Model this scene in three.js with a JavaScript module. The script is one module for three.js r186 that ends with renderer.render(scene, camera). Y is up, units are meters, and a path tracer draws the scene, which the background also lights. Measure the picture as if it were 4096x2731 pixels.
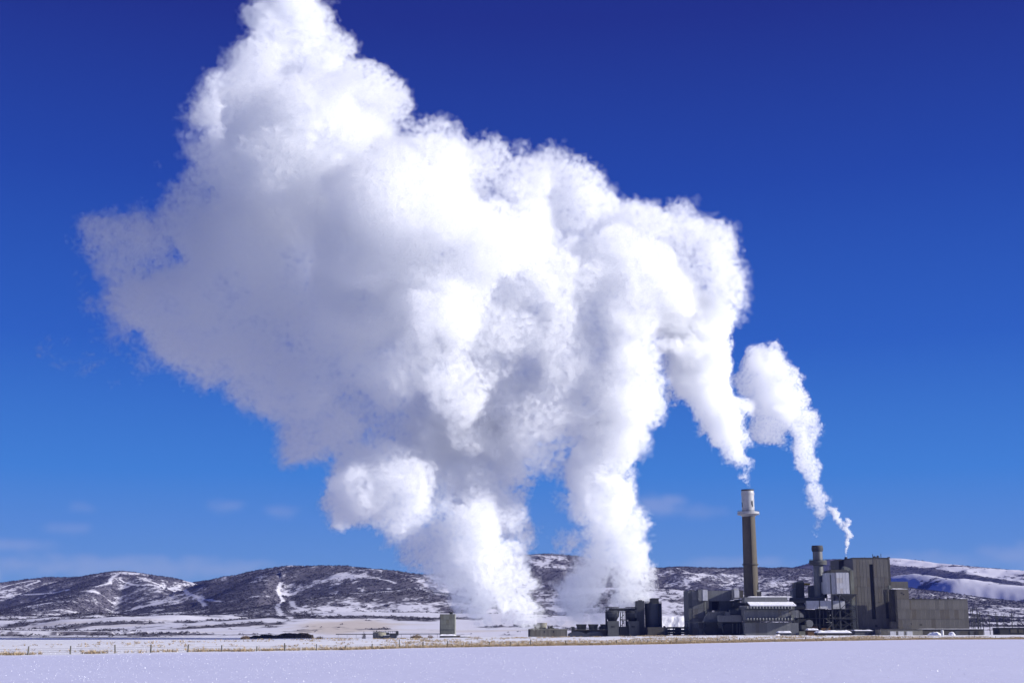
import * as THREE from 'three';
import { mergeGeometries } from 'three/addons/utils/BufferGeometryUtils.js';

// ---------------------------------------------------------------- camera, sky, sun, exposure
const scene = new THREE.Scene();
const PW = 2352, PH = 1568, F = 3031, EYE = 2.5, PITCH = Math.atan((1445 - PH / 2) / F);
const camera = new THREE.PerspectiveCamera(2 * Math.atan(PH / 2 / F) * 180 / Math.PI, 1024 / 682, 0.5, 60000);
camera.position.set(0, EYE, 0);
camera.rotation.x = PITCH;
scene.add(camera);
const renderer = new THREE.WebGLRenderer();
renderer.toneMapping = THREE.LinearToneMapping;
renderer.toneMappingExposure = 1.45;
renderer.shadowMap.enabled = true;

const SUN = new THREE.Vector3(0.975, 0, 0.2).normalize().multiplyScalar(Math.cos(0.39)).add(new THREE.Vector3(0, Math.sin(0.39), 0)).normalize();
function rng(seed) { let s = seed >>> 0; return () => { s = (s + 0x6d2b79f5) | 0; let t = Math.imul(s ^ (s >>> 15), 1 | s); t = (t + Math.imul(t ^ (t >>> 7), 61 | t)) ^ t; return ((t ^ (t >>> 14)) >>> 0) / 4294967296; }; }
const PERM = new Uint8Array(512);
{ const r = rng(77), p = [...Array(256).keys()]; for (let i = 255; i > 0; i--) { const j = (r() * (i + 1)) | 0; [p[i], p[j]] = [p[j], p[i]]; } for (let i = 0; i < 512; i++) PERM[i] = p[i & 255]; }
function gradDot(h, x, y, z) { h &= 15; const u = h < 8 ? x : y, v = h < 4 ? y : h === 12 || h === 14 ? x : z; return ((h & 1) ? -u : u) + ((h & 2) ? -v : v); }
function noise3(x, y, z) {
  const xf = Math.floor(x), yf = Math.floor(y), zf = Math.floor(z), X = xf & 255, Y = yf & 255, Z = zf & 255; x -= xf; y -= yf; z -= zf;
  const u = x * x * x * (x * (x * 6 - 15) + 10), v = y * y * y * (y * (y * 6 - 15) + 10), w = z * z * z * (z * (z * 6 - 15) + 10);
  const A = PERM[X] + Y, AA = PERM[A] + Z, AB = PERM[A + 1] + Z, B = PERM[X + 1] + Y, BA = PERM[B] + Z, BB = PERM[B + 1] + Z;
  const l = (t, a, b) => a + t * (b - a);
  return l(w, l(v, l(u, gradDot(PERM[AA], x, y, z), gradDot(PERM[BA], x - 1, y, z)), l(u, gradDot(PERM[AB], x, y - 1, z), gradDot(PERM[BB], x - 1, y - 1, z))),
    l(v, l(u, gradDot(PERM[AA + 1], x, y, z - 1), gradDot(PERM[BA + 1], x - 1, y, z - 1)), l(u, gradDot(PERM[AB + 1], x, y - 1, z - 1), gradDot(PERM[BB + 1], x - 1, y - 1, z - 1))));
}
{
  // clear winter sky: deep blue overhead, paler towards the horizon
  const CLOUDS = [[6.4, 5.2, 1.35, .55, .55], [8.2, 4.9, 1.2, .35, .25], [-12.2, 5.1, .95, .3, .3], [-9.9, 4.9, .95, .3, .3], [-18, 4.9, .6, .25, .22], [-16, 2.5, 8, .55, .5], [-21, 3.3, 3, .3, .4], [-18.4, 4, 1.3, .25, .3], [-21.8, 2.1, 1.2, .5, 1], [17, 2.7, 3.2, .5, .3], [22, 2.9, 3.4, .7, .45], [9.5, 2.7, 3, .35, .4], [-40, 4, 9, 1, .4], [48, 5, 10, 1.2, .4], [110, 4, 14, 1.2, .4], [-120, 4, 14, 1.2, .4], [170, 4, 12, 1, .4]];
  const W = 2048, H = 1024, d = new Float32Array(W * H * 4);
  const stops = [[-90, 0.2483, 0.2621, 0.3449], [0, 0.1379, 0.2552, 0.4414], [3, 0.0897, 0.2069, 0.4552], [6.5, 0.0379, 0.1552, 0.4552], [12, 0.0182, 0.0814, 0.3655], [19, 0.0114, 0.0427, 0.2655], [26, 0.01, 0.0207, 0.1724], [40, 0.0062, 0.0138, 0.131], [90, 0.0055, 0.0117, 0.1034]];
  for (let j = 0; j < H; j++) {
    const el = ((j + .5) / H - .5) * 180;
    let k = 0; while (k < stops.length - 2 && el > stops[k + 1][0]) k++;
    const a = stops[k], b = stops[k + 1], t = Math.min(1, Math.max(0, (el - a[0]) / (b[0] - a[0])));
    const soft = (u) => u <= 0 ? 0 : u >= 1 ? 1 : u * u * (3 - 2 * u);
    for (let i = 0; i < W; i++) {
      const az = ((i + .5) / W - .5) * 360 + 90;      // degrees right of straight ahead
      let v = 0;
      if (el > -1 && el < 13) for (const [ca, ce, wa, we, k] of CLOUDS) { const da = (((az - ca + 540) % 360) - 180) / wa, de = (el - ce) / we, q = da * da + de * de; if (q < 1.6) { const n = noise3(az * 1.1 + ca, el * 3.2, 3) * .5 + noise3(az * 2.9, el * 7, 9) * .3; v = Math.max(v, .62 * k * soft((1.05 - q + n) / 1.1)); } }
      for (let c = 0; c < 4; c++) { const clear = el < 0 ? stops[0][c + 1] : a[c + 1] + (b[c + 1] - a[c + 1]) * t; d[(j * W + i) * 4 + c] = c === 3 ? 1 : clear + ([.33, .35, .48][c] - clear) * v; }
    }
  }
  const t = new THREE.DataTexture(d, W, H, THREE.RGBAFormat, THREE.FloatType);
  t.mapping = THREE.EquirectangularReflectionMapping; t.magFilter = THREE.LinearFilter; t.needsUpdate = true;
  scene.background = t; scene.environment = t;
}
const sun = new THREE.DirectionalLight(0xfffcf8, 5);
sun.position.copy(SUN).multiplyScalar(3000).add(new THREE.Vector3(0, 0, -1100));
sun.target.position.set(0, 0, -1100);
sun.castShadow = true;
scene.add(sun, sun.target);

scene.fog = new THREE.FogExp2(new THREE.Color().setRGB(.13, .21, 1), 2.4e-5);

// ---------------------------------------------------------------- helpers
const taken = new Map();
function numbered(name) { const n = taken.get(name) ?? 0; taken.set(name, n + 1); return n ? name + '_' + String(n).padStart(3, '0') : name; }
// a measured point of the place: picture column and row, and the distance ahead of the camera in metres
const CP = Math.cos(PITCH), SP = Math.sin(PITCH);
function at(px, py, dist) {
  const u = (px - PW / 2) / F, v = (PH / 2 - py) / F, y = v * CP + SP, z = -CP + v * SP, k = dist / -z;
  return new THREE.Vector3(u * k, EYE + y * k, -dist);
}
const MPP = (dist) => dist / F / CP;

function at0(px, py) { const k = at(px, py, 1000), y = k.y - EYE; return y < -1e-6 ? at(px, py, 1000 * EYE / -y) : null; }   // where that line of sight meets the flat ground
const smooth = (a, b, x) => { const t = Math.min(1, Math.max(0, (x - a) / (b - a))); return t * t * (3 - 2 * t); };
const rgb = (r, g, b) => new THREE.Color().setRGB(r, g, b);
function fbm(x, y, z, n) { let s = 0, a = .5; for (let k = 0; k < n; k++) { s += a * noise3(x, y, z); x *= 2.03; y *= 2.03; z *= 2.03; a *= .5; } return s; }
function dataTex(w, h, fill, srgb = false) {
  const d = new Uint8Array(w * h * 4);
  for (let y = 0; y < h; y++) for (let x = 0; x < w; x++) { const c = fill(x, y); for (let k = 0; k < 3; k++) d[(y * w + x) * 4 + k] = Math.max(0, Math.min(255, Math.round(c[k] * 255))); d[(y * w + x) * 4 + 3] = 255; }
  const t = new THREE.DataTexture(d, w, h, THREE.RGBAFormat); t.wrapS = t.wrapT = THREE.RepeatWrapping; t.magFilter = THREE.LinearFilter; t.colorSpace = srgb ? THREE.SRGBColorSpace : THREE.NoColorSpace; t.needsUpdate = true; return t;
}
const toS = (c) => c <= .0031308 ? 12.92 * c : 1.055 * Math.pow(c, 1 / 2.4) - .055;
function structure(o, name) { o.name = name; o.userData.kind = 'structure'; o.castShadow = o.receiveShadow = true; scene.add(o); return o; }

// ---------------------------------------------------------------- terrain
// crest lines: [picture column, row, distance]; widths of the left-hand and right-hand flanks (looking along the line); brush = how much scrub grows there
const RIDGES = [
  { w: [700, 640], brush: .72, p: [[-400, 1372, 4500], [-200, 1358, 4500], [0, 1346, 4450], [70, 1336, 4400], [115, 1323, 4400], [190, 1323, 4400], [245, 1315, 4350], [275, 1314, 4300], [305, 1321, 4300], [350, 1342, 4250], [400, 1374, 4100], [440, 1396, 3900]] },
  { w: [150, 420], brush: .74, p: [[266, 1326, 4150], [240, 1345, 3900], [190, 1368, 3500], [130, 1400, 3000]] },
  { w: [260, 330], brush: .66, p: [[318, 1332, 4150], [345, 1350, 3900], [400, 1385, 3500], [450, 1400, 3200]] },
  { w: [700, 700], brush: .75, p: [[320, 1356, 5300], [385, 1340, 5200], [430, 1342, 5200], [470, 1341, 5200], [510, 1335, 5100], [560, 1326, 5000], [640, 1324, 5000], [900, 1334, 5000]] },
  { w: [700, 640], cap: .42, brush: .66, p: [[642, 1306, 3850], [668, 1301, 3800], [735, 1302, 3700], [790, 1307, 3650], [815, 1310, 3600], [870, 1309, 3500], [920, 1317, 3400], [950, 1340, 3300], [1000, 1375, 3200], [1060, 1410, 3100]] },
  { w: [175, 330], brush: .8, p: [[652, 1309, 3760], [618, 1332, 3450], [602, 1366, 3100], [580, 1404, 2750], [530, 1440, 2350]] },
  { w: [420, 480], brush: .68, p: [[640, 1432, 2350], [690, 1408, 2500], [740, 1386, 2600], [800, 1368, 2700], [860, 1358, 2750], [930, 1354, 2750], [975, 1366, 2700], [998, 1396, 2650], [1012, 1424, 2600]] },
  { w: [800, 950], brush: .7, p: [[1060, 1320, 4400], [1150, 1300, 4300], [1230, 1286, 4200], [1262, 1278, 4200], [1290, 1282, 4200], [1330, 1296, 4200], [1400, 1301, 4200], [1510, 1306, 4200], [1560, 1303, 4200], [1640, 1306, 4200], [1700, 1308, 4200], [1760, 1310, 4200], [1810, 1310, 4100], [1860, 1314, 4000], [1930, 1326, 3900], [2000, 1340, 3800], [2100, 1362, 3700], [2200, 1376, 3600], [2352, 1394, 3500], [2560, 1405, 3400]] },
  { w: [500, 600], brush: .5, p: [[1300, 1352, 2900], [1480, 1352, 2900], [1560, 1360, 2900], [1700, 1364, 2900], [1850, 1362, 2900]] },
  { w: [1500, 1500], brush: .2, p: [[1900, 1320, 6800], [1960, 1296, 6600], [2045, 1286, 6500], [2100, 1290, 6400], [2160, 1295, 6300], [2230, 1301, 6200], [2300, 1308, 6100], [2352, 1312, 6000], [2600, 1330, 6000]] },
  { w: [800, 700], brush: .95, p: [[1730, 1332, 6300], [1800, 1312, 6250], [1835, 1302, 6200], [1872, 1289.5, 6200], [1908, 1284, 6200], [1950, 1284, 6200], [1985, 1288, 6150], [2030, 1300, 6050]] },
  { w: [420, 420], brush: .95, p: [[2030, 1296, 6050], [2100, 1302, 5950], [2180, 1315, 5800], [2260, 1327, 5600], [2352, 1337, 5400], [2480, 1345, 5300]] },
  { w: [420, 300], brush: .12, p: [[2060, 1326, 5300], [2100, 1322, 5200], [2140, 1326, 5100], [2200, 1338, 4950], [2300, 1345, 4900], [2420, 1352, 4800]] },
  { w: [300, 300], brush: .1, p: [[2180, 1338, 5000], [2215, 1333, 4950], [2260, 1340, 4900], [2352, 1350, 4800], [2450, 1356, 4700]] },
  { w: [420, 420], brush: .1, p: [[150, 1456, 1900], [255, 1447, 1900], [330, 1458, 1900]] },
].map((r) => ({ ...r, q: r.p.map((a) => at(...a)) }));
const T0 = 1290;
const sink = (x) => -2 - 3.4 * smooth(170, -60, x);      // the plain round the plant lies below the field
function terrain(x, z) {      // [height, scrub]
  const d = -z;
  let base = sink(x) + (2 + 15) * smooth(1300, 2300, d) + 13 * smooth(2100, 3400, d) + 15 * smooth(3200, 4600, d) * smooth(-400, -900, x) + (8 + 30 * smooth(-80, -420, x)) * smooth(1380, 2100, d) * (fbm(x / 420, 3, z / 420, 4) + .12), h = base, brush = .12 + .32 * Math.max(smooth(50, -350, x), smooth(150, 420, x) * smooth(1500, 1800, d));
  base += 14 * smooth(1320, 1900, d) * smooth(450, 30, Math.abs(x + 100)) * smooth(2700, 2100, d);
  h = base;
  let crest = 0;
  for (const r of RIDGES) {
    let y = -1, p = 0;
    for (let i = 0; i < r.q.length - 1; i++) {
      const a = r.q[i], b = r.q[i + 1], ux = b.x - a.x, uz = b.z - a.z, L = ux * ux + uz * uz, t = Math.min(1, Math.max(0, ((x - a.x) * ux + (z - a.z) * uz) / L));
      const dx = x - a.x - ux * t, dz = z - a.z - uz * t, s = Math.sqrt(dx * dx + dz * dz), e = .5 + .5 * (ux * dz - uz * dx) / (Math.sqrt(L) * s + 1e-6); let w = r.w[0] + (r.w[1] - r.w[0]) * e;
      if (s >= w) continue;
      if (r.cap && i === 0 && t === 0) { const g = Math.min(1, Math.max(0, -((x - a.x) * ux + (z - a.z) * uz) / (Math.sqrt(L) * s + 1e-6))); w *= 1 + (r.cap - 1) * g; if (s >= w) continue; }
      const q = 1 - s / w, v = (a.y + (b.y - a.y) * t) * (q * q * (3 - 2 * q) * .55 + q * .45);
      if (v > y) { y = v; p = q; }
    }
    if (y < 0) continue;
    if (y > h - 18) { const m = Math.max(0, 18 - Math.abs(y - h)), add = m * m / 72 * smooth(0, 25, y); brush += (r.brush - brush) * smooth(-18, 18, y - h); if (y > h) crest = p; h = Math.max(h, y) + add; }
  }
  const amp = smooth(12, 160, h) * (1 - .72 * crest * crest);
  let f = 1 / 820, a = 60, n = 0;
  for (let k = 0; k < 6; k++) { n += a * (.35 - Math.abs(noise3(x * f + 7.3 * k, 1.7 * k, z * f))) ; f *= 2.02; a *= .52; }
  return [h + n * amp + smooth(1400, 2000, d) * 1.2 * noise3(x / 60, 0, z / 60), brush];
}
{
  const NX = 640, NZ = 420, Z1 = 7700, pos = new Float32Array(NX * NZ * 3), uv = new Float32Array(NX * NZ * 2), idx = [];
  const X0 = -3300, XW = 6600;
  for (let j = 0; j < NZ; j++) {
    const d = T0 * Math.pow(Z1 / T0, j / (NZ - 1)), half = d * .43 + 40;
    for (let i = 0; i < NX; i++) {
      const x = (i / (NX - 1) * 2 - 1) * half, k = j * NX + i;
      pos[k * 3] = x; pos[k * 3 + 1] = terrain(x, -d)[0]; pos[k * 3 + 2] = -d;
      uv[k * 2] = (x - X0) / XW; uv[k * 2 + 1] = (d - T0 + 10) / (Z1 - T0 + 20);
    }
  }
  for (let j = 0; j < NZ - 1; j++) for (let i = 0; i < NX - 1; i++) { const a = j * NX + i; idx.push(a, a + 1, a + NX, a + 1, a + NX + 1, a + NX); }
  const g = new THREE.BufferGeometry();
  g.setAttribute('position', new THREE.BufferAttribute(pos, 3)); g.setAttribute('uv', new THREE.BufferAttribute(uv, 2)); g.setIndex(idx); g.computeVertexNormals();
  // snow, oak scrub in ragged bands along the slopes, ploughed-out tracks
  const C = 22, GX = XW / C + 2 | 0, GZ = (Z1 - T0) / C + 3 | 0, H = new Float32Array(GX * GZ), BR = new Float32Array(GX * GZ);
  for (let j = 0; j < GZ; j++) for (let i = 0; i < GX; i++) { const t = terrain(X0 + i * C, -(T0 - 10 + j * C)); H[j * GX + i] = t[0]; BR[j * GX + i] = t[1]; }
  const look = (A, x, d) => { const u = Math.min(GX - 2, Math.max(0, (x - X0) / C)), v = Math.min(GZ - 2, Math.max(0, (d - T0 + 10) / C)), i = u | 0, j = v | 0, a = u - i, b = v - j, k = j * GX + i; return (A[k] * (1 - a) + A[k + 1] * a) * (1 - b) + (A[k + GX] * (1 - a) + A[k + GX + 1] * a) * b; };
  const onHill = (px, py) => { for (let d = T0 + 5; d < Z1 - 20; d += 6) { const p = at(px, py, d); if (p.y < look(H, p.x, d)) return [p.x, d]; } return null; };
  const TAN = onHill(790, 1440) ?? [-190, 1500];
  const N = 2048, road = new Uint8Array(N * N), tan = new Uint8Array(N * N);
  const TRACKS = [[[270, 1316], [258, 1325], [250, 1332], [251, 1338], [240, 1342], [226, 1345], [212, 1349]], [[270, 1328], [290, 1340], [320, 1344], [345, 1345], [371, 1345], [374, 1348], [360, 1349], [318, 1353]], [[374, 1348], [400, 1358], [430, 1366], [460, 1374], [490, 1381], [510, 1382]], [[0, 1350], [40, 1340], [85, 1333], [87, 1336], [60, 1345]], [[0, 1372], [60, 1366], [120, 1362], [150, 1355], [190, 1350]], [[455, 1375], [468, 1393]],
    [[645, 1338], [637, 1352], [640, 1366], [648, 1378], [634, 1396], [640, 1408], [662, 1420]], [[648, 1378], [672, 1394], [700, 1402], [640, 1405]], [[720, 1336], [800, 1328], [860, 1328], [905, 1340]], [[890, 1352], [985, 1359]], [[1230, 1368], [1330, 1366]]];
  const put = (m, x, d, r) => { const u = (x - X0) / XW * N, v = (d - T0 + 10) / (Z1 - T0 + 20) * N, ru = r / XW * N, rv = r / (Z1 - T0) * N; for (let j = Math.floor(v - rv); j <= v + rv; j++) for (let i = Math.floor(u - ru); i <= u + ru; i++) if (i >= 0 && j >= 0 && i < N && j < N && ((i - u) / ru) ** 2 + ((j - v) / rv) ** 2 <= 1) m[j * N + i] = 1; };
  for (const tr of TRACKS) for (let k = 0; k < tr.length - 1; k++) { const a = onHill(...tr[k]), b = onHill(...tr[k + 1]); if (!a || !b || Math.abs(a[1] - b[1]) > 900) continue; const n = Math.ceil(Math.hypot(a[0] - b[0], a[1] - b[1]) / 4); for (let i = 0; i <= n; i++) put(road, a[0] + (b[0] - a[0]) * i / n, a[1] + (b[1] - a[1]) * i / n, 5.5); }
  const TONE = new Float32Array(N * N), tex = dataTex(N, N, (i, j) => {
    const x = X0 + (i + .5) / N * XW, d = T0 - 10 + (j + .5) / N * (Z1 - T0 + 20), h = look(H, x, d), br = look(BR, x, d);
    const sl = Math.hypot(look(H, x + 12, d) - look(H, x - 12, d), look(H, x, d + 12) - look(H, x, d - 12)) / 24;
    const big = fbm(x / 420, 1, d / 420, 3), mid = fbm(x / 120 + 31, 2, d / 150, 3), fine = fbm(x / 34, 3, d / 60 + 5, 3), grain = noise3(x / 10, 4, d / 16) + .8 * noise3(x / 5, 8, d / 8);
    const sx = (look(H, x + 14, d) - look(H, x - 14, d)) / 28, lee = Math.max(-.25, Math.min(.3, -sx));
    let v = br - .5 + .46 * big + .6 * mid + .62 * fine + .26 * grain + .35 * Math.min(.5, sl) - .3 * lee - .1;
    let dark = smooth(-.1, .16, v);
    if (br < .5) { const band = fbm(x / 260 + 4, 6, d / 110, 4); dark = Math.max(br > .35 ? dark * .6 : 0, smooth(.0, .12, band + .35 * fine + .12 * grain - .05 + .5 * (br - .3))); }
    dark *= .93;
    if (road[j * N + i]) dark *= .08;
    TONE[j * N + i] = dark;
    const t = .5 + .5 * noise3(x / 40, 3, d / 40), patch = smooth(1.25, .6, Math.hypot((x - TAN[0]) / 62, (d - TAN[1]) / 150) + .5 * fbm(x / 30, 1, d / 70, 3)), dry = .62 * patch + (1 - patch) * smooth(.1, .5, fbm(x / 150 + 9, 2, d / 60, 3) + .12) * smooth(30, 4, h) * .35;
    const snow = [.65 - .16 * dry, .64 - .25 * dry, .71 - .44 * dry], brush = [.038 + .034 * t, .032 + .029 * t, .05 + .038 * t];
    return [0, 1, 2].map((c) => toS(snow[c] + (brush[c] - snow[c]) * dark));
  }, true);
  tex.wrapS = tex.wrapT = THREE.ClampToEdgeWrapping;
  structure(new THREE.Mesh(g, new THREE.MeshStandardMaterial({ map: tex, roughness: 1 })), 'hills');
  const r = rng(404), n = 120000, bush = new THREE.BufferGeometry(), bp = [];
  for (let i = 0; i < 20; i++) { const a = r() * 6.28, q = Math.sqrt(r()) * .9, y = (1 - q * q * .6) * (r() * 1.2 - .3), c = [Math.cos(a) * q, y, Math.sin(a) * q]; for (let e = 0; e < 3; e++) bp.push(c[0] + (r() - .5) * .95, c[1] + (r() - .5) * .95, c[2] + (r() - .5) * .95); }
  bush.setAttribute('position', new THREE.Float32BufferAttribute(bp, 3)); bush.computeVertexNormals();
  const scrub = new THREE.InstancedMesh(bush, new THREE.MeshStandardMaterial({ color: rgb(.028, .024, .04), roughness: 1, side: THREE.DoubleSide }), n), m4 = new THREE.Matrix4(), q4 = new THREE.Quaternion();
  let k = 0;
  for (let guard = 0; k < n && guard < 1.4e6; guard++) {
    const d = T0 + 60 + (6400 - T0) * Math.pow(r(), .7), x = (r() * 2 - 1) * (d * .405 + 30), i = (x - X0) / XW * N | 0, j = (d - T0 + 10) / (Z1 - T0 + 20) * N | 0;
    const tone = TONE[j * N + i]; if (r() > .03 + tone * tone * .97 || (tone < .3 && (look(BR, x, d) < .5 ? r() < .93 : r() < .3))) continue;
    const s = (1.1 + 1.7 * r() * r()) * (.75 + d / 9000), y = look(H, x, d);
    q4.setFromAxisAngle(new THREE.Vector3(0, 1, 0), r() * 6.2832);
    scrub.setMatrixAt(k, m4.compose(new THREE.Vector3(x, y + s * .35, -d), q4, new THREE.Vector3(s * (1 + .7 * r()), s * (.8 + .4 * r()), s)));
    const c = .6 + .9 * r(); scrub.setColorAt(k++, new THREE.Color().setRGB(c, c, c));
  }
  scrub.count = k; scrub.name = 'hill_scrub'; scrub.userData = { kind: 'stuff', label: 'dark leafless oak scrub dotted across the snowy hills', category: 'scrub' }; scrub.castShadow = scrub.receiveShadow = true; scene.add(scrub);
}

// near ground: the snow field, the verge behind the fence and the plain round the plant
const EDGE_A = new THREE.Vector2(-48, -124), EDGE_B = new THREE.Vector2(136, -379), EDGE_U = EDGE_B.clone().sub(EDGE_A).normalize(), EDGE_N = new THREE.Vector2(EDGE_U.y, -EDGE_U.x);   // EDGE_N points away from the field
const beyond = (x, z) => (x - EDGE_A.x) * EDGE_N.x + (z - EDGE_A.y) * EDGE_N.y;      // metres behind the fence line
const along = (x, z) => (x - EDGE_A.x) * EDGE_U.x + (z - EDGE_A.y) * EDGE_U.y;
function groundY(x, z) {
  const d = -z, near = smooth(420, 150, d), b = beyond(x, z), s = along(x, z);
  const bank = (.72 + .4 * smooth(130, 300, s)) * smooth(14, 42, b) * smooth(130, 60, b) * smooth(-60, 90, s) + .12 * smooth(-3, 2, b) * smooth(9, 3, b);
  return near * (.05 * noise3(x / 9, 0, z / 14) + .1 * noise3(x / 40, 2, z / 40)) + bank * (1 + .2 * noise3(x / 25, 5, z / 25)) + sink(x) * smooth(300, 620, d);
}
{
  const NX = 300, NZ = 520, pos = new Float32Array(NX * NZ * 3), uv = new Float32Array(NX * NZ * 2), col = new Float32Array(NX * NZ * 3), idx = [];
  for (let j = 0; j < NZ; j++) {
    const d = -60 + (j < 60 ? j * 1.6 : 0), dd = j < 60 ? d : 36 * Math.pow(1320 / 36, (j - 60) / (NZ - 61)), half = Math.max(60, Math.abs(dd) * .44 + 40) + (dd > 700 ? (dd - 700) * .2 : 0);
    for (let i = 0; i < NX; i++) { const x = (i / (NX - 1) * 2 - 1) * half, k = j * NX + i; pos[k * 3] = x; pos[k * 3 + 1] = groundY(x, -dd); pos[k * 3 + 2] = -dd; uv[k * 2] = x / 40; uv[k * 2 + 1] = dd / 40; const f = smooth(-1, 2, beyond(x, -dd)); col[k * 3] = .605 + .145 * f; col[k * 3 + 1] = .61 + .135 * f; col[k * 3 + 2] = .79 + .0 * f; }
  }
  for (let j = 0; j < NZ - 1; j++) for (let i = 0; i < NX - 1; i++) { const a = j * NX + i; idx.push(a, a + 1, a + NX, a + 1, a + NX + 1, a + NX); }
  const g = new THREE.BufferGeometry();
  g.setAttribute('position', new THREE.BufferAttribute(pos, 3)); g.setAttribute('uv', new THREE.BufferAttribute(uv, 2)); g.setAttribute('color', new THREE.BufferAttribute(col, 3)); g.setIndex(idx); g.computeVertexNormals();
  const bump = dataTex(512, 512, (i, j) => { const a = i / 512 * 6.2832, b = j / 512 * 6.2832, v = .5 + .3 * fbm(Math.cos(a) * 9, Math.sin(a) * 9 + Math.cos(b) * 9, Math.sin(b) * 9, 4) + .12 * noise3(Math.cos(a) * 40, Math.sin(a) * 40 + Math.cos(b) * 40, Math.sin(b) * 40); return [v, v, v]; });
  const tone = dataTex(512, 512, (i, j) => { const a = i / 512 * 6.2832, b = j / 512 * 6.2832, v = .95 + .1 * fbm(Math.cos(a) * 12 + 4, Math.sin(a) * 12 + Math.cos(b) * 12, Math.sin(b) * 12, 4); return [v, v, v]; });
  structure(new THREE.Mesh(g, new THREE.MeshStandardMaterial({ vertexColors: true, map: tone, roughness: .9, bumpMap: bump, bumpScale: .06 })), 'snow_field');
}
{ // loose crystals and crumbs of crusted snow that catch the sun
  const g = new THREE.OctahedronGeometry(1, 0), r = rng(91), n = 7000, m = new THREE.InstancedMesh(g, new THREE.MeshStandardMaterial({ color: rgb(.93, .93, .95), roughness: .25 }), n), M = new THREE.Matrix4(), q = new THREE.Quaternion();
  for (let k = 0; k < n; k++) { const d = 40 + 130 * Math.pow(r(), 1.3), x = (r() * 2 - 1) * d * .42, s = (.009 + .02 * r() * r()) * (.75 + d / 120); q.set(r() - .5, r() - .5, r() - .5, r() - .5).normalize(); m.setMatrixAt(k, M.compose(new THREE.Vector3(x, groundY(x, -d) + s * .5, -d), q, new THREE.Vector3(s, s * .7, s))); }
  m.name = 'snow_crystals'; m.userData = { kind: 'stuff', label: 'glinting loose crystals strewn over the foreground snow field', category: 'snow' }; scene.add(m);
}
{ // dry grass: a ragged belt along the fence and thin patches up the bank
  const r = rng(17), pos = [], T = (a, h, w, lean) => { const c = Math.cos(a), s = Math.sin(a); pos.push(-s * w, 0, c * w, s * w, 0, -c * w, c * lean, h, s * lean); };
  for (let k = 0; k < 12; k++) T(r() * 6.28, .45 + .55 * r(), .022, .35 * r());
  const g = new THREE.BufferGeometry(); g.setAttribute('position', new THREE.Float32BufferAttribute(pos, 3)); g.computeVertexNormals();
  const n = 70000, m = new THREE.InstancedMesh(g, new THREE.MeshStandardMaterial({ color: rgb(.46, .36, .23), roughness: 1, side: THREE.DoubleSide }), n), M = new THREE.Matrix4(), q = new THREE.Quaternion(), Y = new THREE.Vector3(0, 1, 0);
  let k = 0, guard = 0;
  while (k < n && guard++ < 2e6) {
    const s = -140 + 620 * Math.pow(r(), .8), b = r() < .4 ? 1 + 6 * r() * r() : 2 + 62 * r(), x = EDGE_A.x + EDGE_U.x * s + EDGE_N.x * b, z = EDGE_A.y + EDGE_U.y * s + EDGE_N.y * b;
    if (z > -60 || Math.abs(x) > -z * .43 + 10) continue;
    const f = fbm(s / 30, 1, b / 7, 3) + .5 * noise3(s / 4, 2, b / 4), belt = b < 7 ? .1 + .45 * smooth(20, 100, s) : b < 34 ? -.08 + .62 * smooth(30, 110, s) * smooth(38, 16, b) : -.1;
    if (f + belt < .12 || (s < 90 && r() < .6)) continue;
    const h = .3 + .5 * r(); q.setFromAxisAngle(Y, r() * 6.28);
    m.setMatrixAt(k, M.compose(new THREE.Vector3(x, groundY(x, z) - .03, z), q, new THREE.Vector3(.7 + r(), h * (b < 7 ? .75 : .6), 1 + r())));
    const tint = .7 + .6 * r(); m.setColorAt(k++, new THREE.Color().setRGB(tint, tint * (.95 + .06 * r()), tint * (.9 + .1 * r())));
  }
  m.count = k; m.name = 'dry_grass'; m.userData = { kind: 'stuff', label: 'tan dry grass poking through snow along the field fence', category: 'grass' }; scene.add(m);
}
// ---------------------------------------------------------------- building kit
const GRIME = dataTex(256, 256, (i, j) => { const a = i / 256 * 6.2832, b = j / 256 * 6.2832, v = .84 + .26 * fbm(Math.cos(a) * 3 + 2, Math.sin(a) * 3 + Math.cos(b) * .8, Math.sin(b) * .8, 4) + .1 * noise3(Math.cos(a) * 12, Math.sin(a) * 12, Math.cos(b) * 1.2) + .07 * noise3(Math.cos(a) * 9, Math.sin(a) * 9 + Math.cos(b) * 9, Math.sin(b) * 9); return [v, v, v]; });
const RIBS = dataTex(128, 4, (i) => { const v = (i % 8) < 5 ? 1 : .3; return [v, v, v]; });
function mat(r, g, b, o = {}) {
  const m = new THREE.MeshStandardMaterial({ color: rgb(r * .66, g * .66, b * .66), roughness: .8, map: GRIME, ...o });
  return m;
}
const ribbed = { bumpMap: RIBS, bumpScale: .05 };
const M = {
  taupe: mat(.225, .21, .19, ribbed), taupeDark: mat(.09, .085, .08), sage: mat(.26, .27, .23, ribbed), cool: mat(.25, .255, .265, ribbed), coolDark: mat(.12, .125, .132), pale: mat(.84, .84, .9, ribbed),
  white: mat(.95, .95, .97), concrete: mat(.135, .112, .082), steel: mat(.6, .6, .64, { roughness: .5 }), black: mat(.03, .032, .037), iron: mat(.06, .065, .075), navy: mat(.05, .06, .09, { roughness: .6 }), tank: mat(.38, .36, .29), timber: mat(.17, .16, .13),
  brown: mat(.1, .09, .075), snow: new THREE.MeshStandardMaterial({ color: rgb(.82, .81, .86), roughness: .95 }), dullSteel: mat(.2, .205, .22, { roughness: .45 }), yellow: mat(.5, .36, .03), window: new THREE.MeshStandardMaterial({ color: rgb(.03, .035, .045), roughness: .3 }), lamp: mat(.9, .88, .8), rust: mat(.24, .13, .06),
};
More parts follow.
